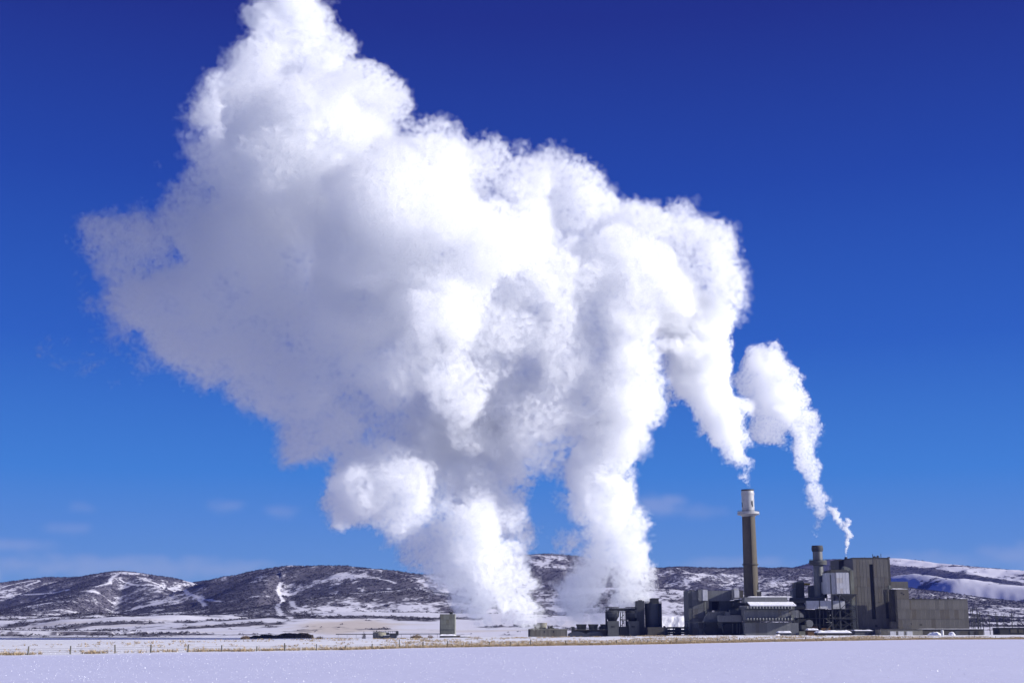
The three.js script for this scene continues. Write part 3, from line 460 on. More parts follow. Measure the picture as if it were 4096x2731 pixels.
{
  const D = 1066, t = thing('inlet_duct', 'grey sloping inlet ducts and fan casings in front of the scrubber building', 'duct', p1(340, 1060, D).setY(GY));
  part(t, 'duct_section', [prism([[p1(165, 0, D).x, p1(0, 990, D).y], [p1(300, 0, D).x, p1(0, 990, D).y], [p1(345, 0, D).x, p1(0, 940, D).y], [p1(330, 0, D).x, p1(0, 918, D).y], [p1(205, 0, D).x, p1(0, 922, D).y], [p1(180, 0, D).x, p1(0, 950, D).y]], -D - 8, -D - 2)], M.cool);
  part(t, 'duct_section', b1(292, 945, 452, 988, D - 5, 9), M.cool);
  part(t, 'duct_section', b1(340, 922, 372, 946, D - 3, 6), M.cool);
  part(t, 'duct_section', [b1(372, 906, 470, 944, D + 1, 8)], M.coolDark);
  part(t, 'hopper', [prism([[p1(265, 0, D).x, p1(0, 1032, D).y], [p1(292, 0, D).x, p1(0, 1032, D).y], [p1(286, 0, D).x, p1(0, 990, D).y], [p1(250, 0, D).x, p1(0, 990, D).y]], -D - 6, -D + 1)], M.coolDark);
  part(t, 'lower_casing', b1(205, 992, 470, null, D + 2, 18), M.iron);
  part(t, 'walkway', [b1(80, 988, 470, 992, D - 3, 4), b1(200, 914, 345, 917, D - 3, 3)], M.iron);
  for (const [xa, xb] of [[310, 330], [390, 390], [420, 420], [440, 436]]) part(t, 'pipe', rod(p1(xa, 1000, D - 3), p1(xb, 1066, D - 3), .6), M.coolDark);
  part(t, 'fan_casing', [new THREE.CylinderGeometry(4, 4, 5, 20).rotateX(Math.PI / 2).translate(p1(350, 1030, D).x, p1(0, 1040, D).y, -D)], M.black);
  part(t, 'fan_casing', [new THREE.CylinderGeometry(4, 4, 5, 20).rotateX(Math.PI / 2).translate(p1(225, 1030, D).x, p1(0, 1044, D).y, -D)], M.black);
  part(t, 'post', [bar(p1(96, 960, D - 3), p1(96, 1072, D - 3), .4), bar(p1(160, 992, D - 3), p1(160, 1072, D - 3), .4)], M.iron);
}
// ---------------------------------------------------------------- low buildings along the right-hand front
function shed(name, label, cat, X0, Y0, X1, D, deep, m, o = {}) {
  const a = p1(X0, Y0, D), b = p1(X1, Y0, D), t = thing(name, label, cat, V((a.x + b.x) / 2, GY, -D), o.group);
  part(t, 'wall', BB(a.x, GY, -D - deep, b.x, a.y, -D), m);
  part(t, 'roof', BB(a.x - .4, a.y, -D - deep - .4, b.x + .4, a.y + .35, -D + .5), o.roof ?? M.iron);
  if (o.snow) part(t, 'roof_snow', snowCap(a.x - .3, -D - deep - .3, b.x + .3, -D + .55, a.y + .35, X0, o.snow), M.snow);
  for (const [x0, y0, x1, y1, mm, nm] of o.bits ?? []) part(t, nm, b1(x0, y0, x1, y1, D - .3, .5), mm);
  return t;
}
shed('garage', 'low tan garage with three white roller doors in front of the turbine hall', 'garage', 1385, 1040, 1670, 1040, 14, M.tank, { roof: M.brown, bits: [[1453, 1052, 1491, 1081, M.white, 'roller_door'], [1508, 1052, 1545, 1081, M.white, 'roller_door'], [1564, 1052, 1604, 1081, M.white, 'roller_door'], [1395, 1050, 1440, 1081, M.timber, 'side_wall']] });
shed('workshop', 'dark low workshop with thin snowy roof left of the tan garage', 'workshop', 1215, 1052, 1335, 1045, 14, M.coolDark, { snow: .8, bits: [[1296, 1058, 1330, 1080, M.navy, 'van_bay'], [1316, 1064, 1332, 1080, M.pale, 'door']] });
shed('store_shed', 'long shed with thick white snow roof below the dark fan house', 'shed', 965, 1066, 1190, 1030, 12, M.brown, { snow: 1.9 });
shed('store_shed', 'short shed with snowy roof just left of the long snow roofed shed', 'shed', 897, 1048, 968, 1046, 9, M.rust, { snow: 1.6 });
shed('store_shed', 'flat snow roofed shed in front of the precipitator corner', 'shed', 700, 1066, 784, 1020, 8, M.coolDark, { snow: 1.6 });
shed('long_shed', 'long dark low shed behind the snow mound at the right', 'shed', 1672, 1040, 2080, 1066, 16, M.brown, { snow: .25, bits: [[1890, 1050, 1920, 1075, M.coolDark, 'door'], [1990, 1050, 2012, 1075, M.coolDark, 'door'], [2030, 1052, 2050, 1075, M.black, 'door']] });
shed('far_shed', 'low dark shed at the far right edge beyond the power poles', 'shed', 2190, 1030, 2420, 1130, 16, M.black, { bits: [[2265, 1038, 2310, 1062, M.brown, 'door'], [2320, 1038, 2350, 1062, M.brown, 'door']] });
{
  const D = 1036, k = MPP(D) * .3408, c = p1(1805, 1074, D), t = thing('white_tank', 'small upright white tank beside the snow mound', 'tank', V(c.x, GY, -D));
  part(t, 'shell', lathe([[0, GY], [9 * k, GY], [9 * k, p1(0, 1050, D).y], [8 * k, p1(0, 1045, D).y], [0, p1(0, 1042, D).y]], c.x, -D, 24), M.white);
  part(t, 'base_ring', cyl(c.x, GY, GY + .5, -D, 10 * k, 10 * k, 24), M.coolDark);
}
function mound(name, label, X0, X1, Y, D, seed, m, cat = 'snow mound', zfn = p1) {
  const a = zfn(X0, Y, D), b = zfn(X1, Y, D), w = (b.x - a.x) / 2, h = a.y - GY, g = new THREE.SphereGeometry(1, 36, 18, 0, Math.PI * 2, 0, Math.PI / 2), p = g.attributes.position;
  for (let i = 0; i < p.count; i++) { const x = p.getX(i), y = p.getY(i), z = p.getZ(i), s = 1 + .35 * fbm(x * 1.6 + seed, y * 1.6, z * 1.6, 4); p.setXYZ(i, x * w * s, y * h * s, z * Math.min(w, 14) * .7 * s); }
  g.computeVertexNormals();
  const t = thing(name, label, cat, V((a.x + b.x) / 2, GY, -D)); part(t, 'heap', g.translate((a.x + b.x) / 2, GY - .2, -D), m); return t;
}
mound('snow_mound', 'rounded heap of ploughed snow right of the tan garage', 1692, 1802, 1052, 1040, 3, M.snow);
mound('snow_mound', 'small snow covered heap between the white tank and the long shed end', 1838, 1900, 1056, 1042, 7, M.snow);
mound('snow_mound', 'low white snow heap on the bank before the precipitator', 640, 735, 1073, 940, 9, M.snow);
// power poles beyond the turbine hall
{
  const r = rng(31), X = [[1996, 905], [2006, 895], [2018, 930], [2035, 890], [2044, 940], [2056, 920], [2078, 965], [2118, 930], [2165, 925], [2175, 950], [2215, 940], [2270, 930]];
  const W = ['outermost left', 'second from left', 'third from left', 'fourth from left', 'fifth from left', 'sixth from left', 'short seventh', 'eighth', 'ninth', 'tenth', 'eleventh', 'last'];
  X.forEach(([px, py], i) => {
    const D = 1150 + 30 * r(), a = p1(px, py, D), t = thing('power_pole', W[i] + ' of the thin dark power poles right of the turbine hall', 'power pole', V(a.x, GY, -D), 'power poles right of the turbine hall');
    part(t, 'pole', rod(V(a.x, GY, -D), a, .34, 8), M.iron);
    part(t, 'crossarm', bar(V(a.x - 2.2, a.y - 1.6, -D + .3), V(a.x + 2.2, a.y - 1.6, -D + .3), .34), M.iron);
    if (i < 6) part(t, 'crossarm', bar(V(a.x - 2.6, a.y - 8, -D + .3), V(a.x + 2.6, a.y - 8, -D + .3), .34), M.iron);
    for (const s of [-1.8, 0, 1.8]) part(t, 'insulator', cyl(a.x + s, a.y - 1.5, a.y - .6, -D + .3, .2, .14, 6), M.coolDark);
  });
}
// ---------------------------------------------------------------- silos and cooling towers
{
  const D = 1085, t = thing('ash_silos', 'pair of dark bin silos on concrete pedestals under a conveyor gallery', 'silos', p4(1400, 515, D).setY(GY)), k = MPP(D) * .18311;
  for (const cx of [1268, 1522]) {
    const c = p4(cx, 200, D), r = 82 * k, y0 = p4(0, 325, D).y, ym = p4(0, 265, D).y;
    const s = part(t, 'bin', lathe([[0, y0], [r * .62, y0 + .2], [r * .86, y0 + 3], [r, ym], [r, c.y - 1.2], [r * 1.06, c.y - 1.1], [r * 1.06, c.y], [0, c.y + .8]], c.x, -D - 14, 36), M.iron);
    for (const yy of [ym + 2, ym + 7]) part(t, 'hoop', lathe([[r, yy], [r * 1.025, yy + .1], [r * 1.025, yy + .5], [r, yy + .6]], c.x, -D - 14, 36), M.coolDark, s);
    part(t, 'access_panel', [BB(c.x + r * .3, ym - 1, -D - 14 + r * .86, c.x + r * .62, ym + 5, -D - 14 + r * .98)], M.coolDark, s);
    const q = part(t, 'pedestal', BB(p4(cx - 72, 0, D).x, GY, -D - 22, p4(cx + 68, 0, D).x, p4(0, 322, D).y, -D - 4), M.coolDark);
    part(t, 'opening', BB(c.x - 1.8, p4(0, 402, D).y, -D - 4.1, c.x + 1, p4(0, 385, D).y, -D - 3.8), M.black, q);
    part(t, 'side_frame', [BB(p4(cx - 86, 0, D).x, GY, -D - 20, p4(cx - 73, 0, D).x, p4(0, 205, D).y, -D - 10)], M.black);
    part(t, 'rail', railing(ringPts(c.x, c.y, -D - 14, r, 14), 1.1), M.iron);
  }
  part(t, 'gallery', b4(1220, 162, 1560, 198, D + 10, 8), M.black);
  const g2 = part(t, 'lift_tower', b4(1558, 70, 1656, null, D + 8, 16), M.iron);
  part(t, 'tower_cap', b4(1584, 60, 1628, 71, D + 11, 8), M.black, g2);
  part(t, 'stair_frame', [bar(p4(1355, 210, D + 8), p4(1355, 500, D + 8), .7), bar(p4(1380, 205, D + 8), p4(1380, 500, D + 8), .6), bar(p4(1400, 205, D + 8), p4(1400, 500, D + 8), .6), ...[240, 290, 340, 390].map((y, i) => bar(p4(i % 2 ? 1355 : 1400, y, D + 8), p4(i % 2 ? 1400 : 1355, y + 50, D + 8), .5)), bar(p4(1345, 310, D - 2), p4(1460, 310, D - 2), .7)], M.iron);
  part(t, 'low_house', b4(1352, 392, 1460, null, D + 4, 14), M.black);
  part(t, 'mast', [rod(p4(1182, 205, D - 2), p4(1182, 160, D - 2), .2, 6), bar(p4(1160, 168, D - 2), p4(1215, 168, D - 2), .2), rod(p4(1210, 205, D - 2), p4(1210, 172, D - 2), .2, 6)], M.iron);
}
{
  const D = 1080, c = p4(1798, 95, D), k = MPP(D) * .18311, r = 104 * k, y0 = p4(0, 405, D).y, z = -D - 20, t = thing('storage_silo', 'wide dark blue storage silo with a black headhouse on top', 'silo', V(c.x, GY, z));
  part(t, 'shell', cyl(c.x, y0, c.y, z, r, r, 44), M.navy);
  for (const yy of [95, 155, 228, 300, 355]) part(t, 'hoop', lathe([[r, p4(0, yy + 5, D).y], [r * 1.02, p4(0, yy + 4, D).y], [r * 1.02, p4(0, yy, D).y], [r * .98, p4(0, yy - 1, D).y]], c.x, z, 44), M.iron);
  part(t, 'headhouse', BB(p4(1762, 0, D).x, c.y - .1, z - 6, p4(1860, 0, D).x, p4(0, 32, D).y, z + 5), M.black);
  part(t, 'head_slope', prism([[p4(1738, 0, D).x, c.y - .05], [p4(1761.5, 0, D).x, c.y - .05], [p4(1761.5, 0, D).x, p4(0, 68, D).y]], z - 5, z + 4), M.black);
  part(t, 'top_rail', railing(ringPts(c.x, c.y, z, r * .98, 18), 1.4), M.iron);
  for (const px of [1722, 1858]) part(t, 'buttress', bar(p4(px, 110, D).setZ(z + r * .9), p4(px, 400, D).setZ(z + r * .9), .7), M.black);
  part(t, 'bridge', [bar(p4(1656, 115, D).setZ(z), p4(1700, 115, D).setZ(z), .7), bar(p4(1656, 100, D).setZ(z), p4(1700, 98, D).setZ(z), .3)], M.iron);
  part(t, 'base_house', b4(1702, 400, 1950, null, D, 26), M.brown);
  part(t, 'side_lean_to', prism([[p4(1905, 0, D).x, GY], [p4(1952, 0, D).x, GY], [p4(1940, 0, D).x, p4(0, 440, D).y], [p4(1905, 0, D).x, p4(0, 385, D).y]], -D - 12, -D - .1 + .3), M.black);
}
{
  const D = 1082, t = thing('pipe_rack', 'low black pipe rack between the storage silo and the scrubber building', 'pipe rack', p4(2075, 495, D).setY(GY));
  for (const y of [408, 447, 478]) part(t, 'pipe', rod(p4(1945, y, D), p4(2215, y, D), y === 447 ? 1.1 : .7, 8), M.black);
  for (const x of [1965, 2020, 2090, 2110, 2160, 2190]) part(t, 'post', bar(p4(x, x === 2160 ? 385 : 402, D), p4(x, 402, D).setY(GY), .8), M.black);
  part(t, 'valve_house', [b4(2045, 410, 2115, null, D + 2, 5), b4(2015, 478, 2075, null, D - 1, 3)], M.black);
  part(t, 'walkway', [bar(p4(2165, 330, D), p4(2215, 330, D), .5), bar(p4(2195, 330, D), p4(2195, 500, D), .4)], M.iron);
}
{
  const D = 1190, a = p4(1800, 268, D), b = p4(2330, 268, D), t = thing('stockpile', 'bright snow covered stockpile behind the black pipe rack', 'stockpile', V((a.x + b.x) / 2, GY, -D));
  const g = new THREE.BoxGeometry(b.x - a.x, a.y - GY, 26, 40, 14, 14).translate((a.x + b.x) / 2, (a.y + GY) / 2, -D - 13), p = g.attributes.position;
  for (let i = 0; i < p.count; i++) { const x = p.getX(i), y = p.getY(i), z = p.getZ(i), u = (y - GY) / (a.y - GY), n = fbm(x / 9, y / 7, z / 9, 4); p.setXYZ(i, x + ((a.x + b.x) / 2 - x) * .16 * u, y + 1.6 * n * u, z + (-D - 13 - z) * .45 * u + 2.4 * n); }
  g.computeVertexNormals(); part(t, 'heap', g, M.snow);
}
{
  const D = 1075, t = thing('cooling_tower', 'left cooling tower with ribbed olive siding, steam pouring from its fan stack', 'cooling tower', p4(445, 530, D).setY(GY)), k = MPP(D) * .18311;
  const a = p4(200, 432, D), b = p4(688, 530, D);
  part(t, 'wall', BB(a.x, GY, -D - 16, b.x, a.y, -D), M.timber);
  cladding(t, t, p4(222, 0, D).x, GY + .2, b.x - .1, a.y - .2, -D, 18, [1], shades(mat(.23, .215, .18), 4, .08), 84, .2);
  part(t, 'end_wall', BB(a.x - .1, GY, -D - 15, p4(219, 0, D).x, a.y + .2, -D + .4), M.black);
  part(t, 'deck', BB(a.x, a.y, -D - 16, b.x, a.y + .6, -D + .2), M.tank);
  const fan = (x0, x1, y0, y1, dz) => { const l = p4(x0, y0, D), r = p4(x1, y0, D), cx = (l.x + r.x) / 2, R = (r.x - l.x) / 2, h0 = p4(0, y1, D).y; part(t, 'fan_stack', lathe([[R * .86, h0], [R * .84, h0 + (l.y - h0) * .4], [R * .95, l.y - .2], [R, l.y], [R * .93, l.y], [R * .78, h0 + (l.y - h0) * .4]], cx, -D - dz, 32), M.tank); };
  fan(305, 442, 345, 425, 9); fan(264, 372, 366, 432, 12);
  part(t, 'gear_box', [b4(270, 395, 300, 432, D + 1, 3), b4(440, 385, 462, 425, D + 3, 3), b4(455, 405, 520, 428, D + 2, 4), b4(240, 415, 580, 431, D + 4, 9)], M.timber);
  for (const px of [472, 486, 498]) part(t, 'vent_pipe', rod(p4(px, 376 + (px % 7) * 3, D + 3), p4(px, 428, D + 3), .5, 8), M.black);
  for (const px of [400, 514]) part(t, 'louvre', b4(px - 9, 448, px + 9, 470, D - .2, .4), M.black);
}
{
  const D = 1092, t = thing('cooling_tower', 'dark right cooling tower with a row of three flared fan stacks', 'cooling tower', p4(945, 525, D).setY(GY));
  const arch = (x0, x1, y) => { const n = 14, pts = []; for (let i = 0; i <= n; i++) { const u = i / n, p = p4(x0 + (x1 - x0) * u, y + 32 * (2 * u - 1) ** 2, D); pts.push([p.x, p.y]); } const e = p4(x1, y, D), s = p4(x0, y, D); pts.push([e.x, GY], [s.x, GY]); return prism(pts.reverse(), -D - 18, -D); };
  part(t, 'basin_wall', arch(705, 925, 452), M.navy); part(t, 'basin_wall', arch(927, 1130, 450), M.navy);
  part(t, 'body', b4(760, 432, 1190, null, D + 3, 22), M.brown);
  part(t, 'deck_beam', b4(780, 428, 1200, 436, D + 1, 16), M.timber);
  for (const [x0, x1] of [[806, 940], [958, 1088], [1112, 1205]]) { const l = p4(x0, 363, D), r = p4(x1, 363, D), cx = (l.x + r.x) / 2, R = (r.x - l.x) / 2, h0 = p4(0, 436, D).y; part(t, 'fan_stack', lathe([[R * .84, h0], [R * .82, h0 + (l.y - h0) * .35], [R, l.y - .4], [R * 1.02, l.y], [R * .94, l.y], [R * .76, h0]], cx, -D - 11, 34), M.timber); }
  part(t, 'motor_house', [b4(742, 395, 780, null, D + 1, 6), b4(1092, 388, 1112, 430, D + 5, 4)], M.black);
}
// ---------------------------------------------------------------- small buildings at the left end
{
  const D = 1010, t = thing('grey_tower_block', 'plain grey-green block standing alone left of the steam', 'building', p6(1615, 728, D).setY(GY)), a = p6(1556, 522, D), b = p6(1674, 728, D);
  part(t, 'wall', BB(a.x, GY, -D - 18, b.x, a.y, -D), M.sage);
  cladding(t, t, a.x + .4, GY + .4, b.x - .1, a.y - .2, -D, 5, [9, 9, 9, 9, 9], shades(M.sage, 4, .05), 94, .1);
  part(t, 'roof_vent', [cyl(p6(1648, 0, D).x, a.y, p6(0, 505, D).y, -D - 5, 1, 1.7, 16)], M.black);
  part(t, 'corner_trim', BB(a.x - .25, GY, -D - 1, a.x - .01, a.y, -D + .2), M.taupeDark);
  part(t, 'base_band', BB(a.x, p6(0, 652, D).y, -D + .16, b.x, p6(0, 648, D).y, -D + .3), M.taupeDark);
}
{
  const D = 1000, t = thing('pump_house', 'low dark pump house with patchy snow roof beside the plain grey block', 'pump house', p6(1680, 728, D).setY(GY));
  part(t, 'wall', [b6(1560, 700, 1690, null, D, 8), b6(1690, 697, 1720, null, D + 1, 6), b6(1722, 705, 1802, null, D + 1, 8)], M.timber);
  part(t, 'roof_snow', [snowCap(p6(1558, 0, D).x, -D - 8.2, p6(1688, 0, D).x, -D + .3, p6(0, 700, D).y, 6, 1), snowCap(p6(1722, 0, D).x, -D - 9, p6(1802, 0, D).x, -D - .7, p6(0, 705, D).y, 8, .5)], M.snow);
  part(t, 'vent', [b6(1606, 684, 1614, 700, D + 2, 1.5), b6(1662, 684, 1670, 700, D + 2, 1.5)], M.iron);
  part(t, 'door', [b6(1700, 704, 1716, 726, D + .7, .4)], M.rust);
  part(t, 'window', [b6(1580, 706, 1592, 716, D - .2, .3), b6(1640, 706, 1655, 716, D - .2, .3), b6(1740, 712, 1760, 722, D + .8, .3)], M.window);
}
{
  const D = 985, a = p6(999, 673, D), b = p6(1108, 673, D), r = (b.x - a.x) / 2, x = (a.x + b.x) / 2, t = thing('storage_tank', 'squat round tan storage tank left of the steam', 'tank', V(x, GY, -D - r));
  part(t, 'shell', cyl(x, GY, a.y, -D - r, r, r, 44), M.tank); part(t, 'roof', lathe([[0, a.y + .9], [r * 1.01, a.y], [r * 1.01, a.y - .3]].reverse(), x, -D - r, 44), M.tank);
  part(t, 'vent', cyl(x - 2, a.y + .4, a.y + 1.6, -D - r, .3, .3, 8), M.iron);
  part(t, 'rail', railing(ringPts(x, a.y, -D - r, r, 16).slice(0, 9), 1, false), M.iron);
}
{
  const D = 978, t = thing('water_plant', 'dark blue tank unit with rails beside the tan storage tank', 'tank', p6(1155, 738, D).setY(GY)), x0 = p6(1098, 0, D).x, x1 = p6(1212, 0, D).x;
  part(t, 'tank', [prism([[x0 + 1.6, GY], [x1 - 1.4, GY], [x1, p6(0, 695, D).y], [x0, p6(0, 697, D).y], [x0 + .1, p6(0, 712, D).y]], -D - 9, -D)], M.navy);
  part(t, 'snow_ledge', BB(x0 + 1, p6(0, 697, D).y, -D - 8, x0 + 5, p6(0, 694, D).y, -D), M.snow);
  part(t, 'machinery', [b6(1112, 672, 1135, 697, D + 3, 3), b6(1140, 680, 1190, 696, D + 2, 4), b6(1190, 662, 1212, 696, D + 3, 4), b6(1125, 660, 1208, 664, D + 3, 2)], M.iron);
  part(t, 'rail', railing([...Array(8).keys()].map((i) => p6(1104 + i * 15, 690, D)), 2.4, false), M.iron);
}
{
  const D = 975, t = thing('equipment_box', 'small black equipment box on the snow right of the blue tank', 'equipment box', p6(1247, 736, D).setY(GY)); part(t, 'cabinet', b6(1228, 720, 1262, null, D, 4), M.black); part(t, 'lid', b6(1226, 717, 1270, 721, D - .2, 4.6), M.iron); part(t, 'skid', b6(1224, 733, 1272, null, D - .4, 5), M.iron);
}
{
  const D = 990, t = thing('pipeline', 'thin dark elevated pipe running across the snow to the grey block', 'pipeline', p6(1300, 690, D).setY(GY));
  part(t, 'pipe', rod(p6(700, 687, D), p6(1556, 684, D), .28, 8), M.iron);
  for (let i = 0; i < 12; i++) { const a = p6(720 + i * 74, 686.5, D); part(t, 'post', bar(a, V(a.x, GY, a.z), .16), M.iron); }
}
// ---------------------------------------------------------------- shrubs
const TWIG = [mat(.3, .21, .11, { side: THREE.DoubleSide, map: null }), mat(.09, .07, .06, { side: THREE.DoubleSide, map: null }), mat(.27, .19, .13, { side: THREE.DoubleSide, map: null })];
function bush(name, label, x, z, w, h, n, m, seed, cat = 'shrub', y0 = GY) {
  const r = rng(seed), pos = [], t = thing(name, label, cat, V(x, y0, z));
  for (let i = 0; i < n; i++) {
    const a = r() * 6.2832, q = Math.sqrt(r()), px = Math.cos(a) * q * w / 2, pz = Math.sin(a) * q * Math.min(w, 8) / 2, top = h * (1 - .55 * q * q) * (.55 + .5 * r()), y = top * (.15 + .85 * r()), s = .18 + .3 * r(), b = r() * 6.28, up = .25 + .5 * r();
    pos.push(px, y, pz, px + Math.cos(b) * s, y + up * .6, pz + Math.sin(b) * s, px - Math.sin(b) * s * .6, y + up, pz + Math.cos(b) * s * .6);
  }
  const g = new THREE.BufferGeometry(); g.setAttribute('position', new THREE.Float32BufferAttribute(pos, 3)); g.computeVertexNormals();
  part(t, 'twigs', g.translate(x, y0, z), m);
  const st = []; for (let i = 0; i < 7; i++) { const a = r() * 6.28, q = r() * w * .3; st.push(bar(V(x + Math.cos(a) * q * .4, y0 - .1, z), V(x + Math.cos(a) * q, y0 + h * .7, z + Math.sin(a) * Math.min(q, 3)), .12)); }
  part(t, 'stems', st, M.brown); return t;
}
const bushAt = (label, X0, X1, Y0, D, n, m, seed, name = 'shrub') => { const a = p6(X0, Y0, D), b = p6(X1, Y0, D); return bush(name, label, (a.x + b.x) / 2, -D, b.x - a.x, a.y - GY, n, m, seed); };
bushAt('large rounded tan shrub between the tank and the grey block', 1308, 1418, 690, 980, 3200, TWIG[0], 3);
bushAt('small loose tan shrub just left of the grey block', 1446, 1505, 693, 985, 900, TWIG[2], 5);
bushAt('tiny tan shrub to the right of the pump house', 1835, 1885, 706, 985, 500, TWIG[2], 6);
bushAt('low dark shrub alone on the snow left of the tan tank', 535, 600, 702, 960, 900, TWIG[1], 7);
bushAt('brown shrub at the left end of the dark hedgerow', -80, 0, 690, 940, 900, TWIG[2], 8);
bushAt('faint thin shrub behind the pipeline left of the tan tank', 915, 950, 662, 1090, 220, TWIG[2], 9);
{
  const D = 1190, r = rng(61), a0 = p6(-60, 700, D).x, a1 = p6(515, 700, D).x, pos = [];
  const t = thing('hedgerow', 'long dark row of bare scrub along the foot of the left hills', 'hedgerow', V((a0 + a1) / 2, GY, -D));
  for (let i = 0; i < 16000; i++) { const u = r(), x = a0 + (a1 - a0) * u, h = (4.2 + 3.5 * noise3(x / 14, 3, 1) + 2 * noise3(x / 4, 5, 1) + 5 * smooth(.35, .75, u) * smooth(1.02, .85, u)) * smooth(0, .03, u) * smooth(1, .98, u), y = GY + .5 * h * Math.pow(r(), .6), z = -D + (r() - .5) * 12, s = .4 + .5 * r(), b = r() * 6.28; pos.push(x, y, z, x + Math.cos(b) * s, y + s, z + Math.sin(b) * s, x - Math.sin(b) * s, y + s * .8, z + Math.cos(b) * s); }
  const g = new THREE.BufferGeometry(); g.setAttribute('position', new THREE.Float32BufferAttribute(pos, 3)); g.computeVertexNormals();
  part(t, 'twigs', g, mat(.22, .175, .13, { side: THREE.DoubleSide, map: null }));
}
// ---------------------------------------------------------------- field fence
{
  const t = thing('field_fence', 'weathered wire fence along the far edge of the snow field', 'fence', V(EDGE_A.x, 0, EDGE_A.y)), r = rng(71), tops = [];
  const post = finish(new THREE.CylinderGeometry(.07, .085, 1.35, 7).translate(0, .5, 0));
  for (let i = -9; i < 76; i++) {
    const s = i * 4.9 + r() * .9, x = EDGE_A.x + EDGE_U.x * s + EDGE_N.x * 1.6, z = EDGE_A.y + EDGE_U.y * s + EDGE_N.y * 1.6, y = groundY(x, z), k = .7 + .5 * r() + (r() < .12 ? .5 : 0);
    const o = new THREE.Mesh(post, M.timber); o.name = 'post'; o.castShadow = o.receiveShadow = true; o.position.set(x - t.position.x, y, z - t.position.z); o.scale.set(.8 + .3 * r(), k * .62, .8 + .3 * r()); o.rotation.set((r() - .5) * .14, r() * 3, (r() - .5) * .16); t.add(o);
    tops.push(V(x, y, z));
  }
  for (const h of [.2, .38, .55]) part(t, 'wire', tops.slice(1).map((b, i) => bar(tops[i].clone().setY(tops[i].y + h), b.clone().setY(b.y + h), .012)), M.iron);
}
// ---------------------------------------------------------------- steam
const steamMat = new THREE.MeshPhysicalMaterial({ color: new THREE.Color().setRGB(.985, .99, 1), roughness: 1, transmission: .93, thickness: 0, specularIntensity: 0, side: THREE.DoubleSide });
function flockGeo(seed, n) {   // a flock of small drifting flakes of droplets, about one metre in radius
  const r = rng(seed), pos = [], nor = [];
  const g = () => Math.sqrt(-2 * Math.log(1 - r() * .9999)) * Math.cos(6.2832 * r());
  for (let i = 0; i < n; i++) {
    const c = new THREE.Vector3(g(), g(), g()).normalize().multiplyScalar(3.9 * Math.cbrt(r())), q = new THREE.Quaternion(g(), g(), g(), g()).normalize(), s = .136 * (.7 + .6 * r());
    const N = new THREE.Vector3(0, 0, 1).applyQuaternion(q);
    for (let k = 0; k < 3; k++) { const a = k * 2.0944, p = new THREE.Vector3(Math.cos(a) * s, Math.sin(a) * s, 0).applyQuaternion(q).add(c); pos.push(p.x, p.y, p.z); nor.push(N.x, N.y, N.z); }
  }
  const b = new THREE.BufferGeometry();
  b.setAttribute('position', new THREE.Float32BufferAttribute(pos, 3)); b.setAttribute('normal', new THREE.Float32BufferAttribute(nor, 3));
  return b;
}
const FLOCK = flockGeo(5, 420), VEIL = flockGeo(6, 105), FLOCK_SIGMA = 420 * .136 * .136 * 1.299 * 1.03 / 2;   // mean area that a flock of scale 1 shades

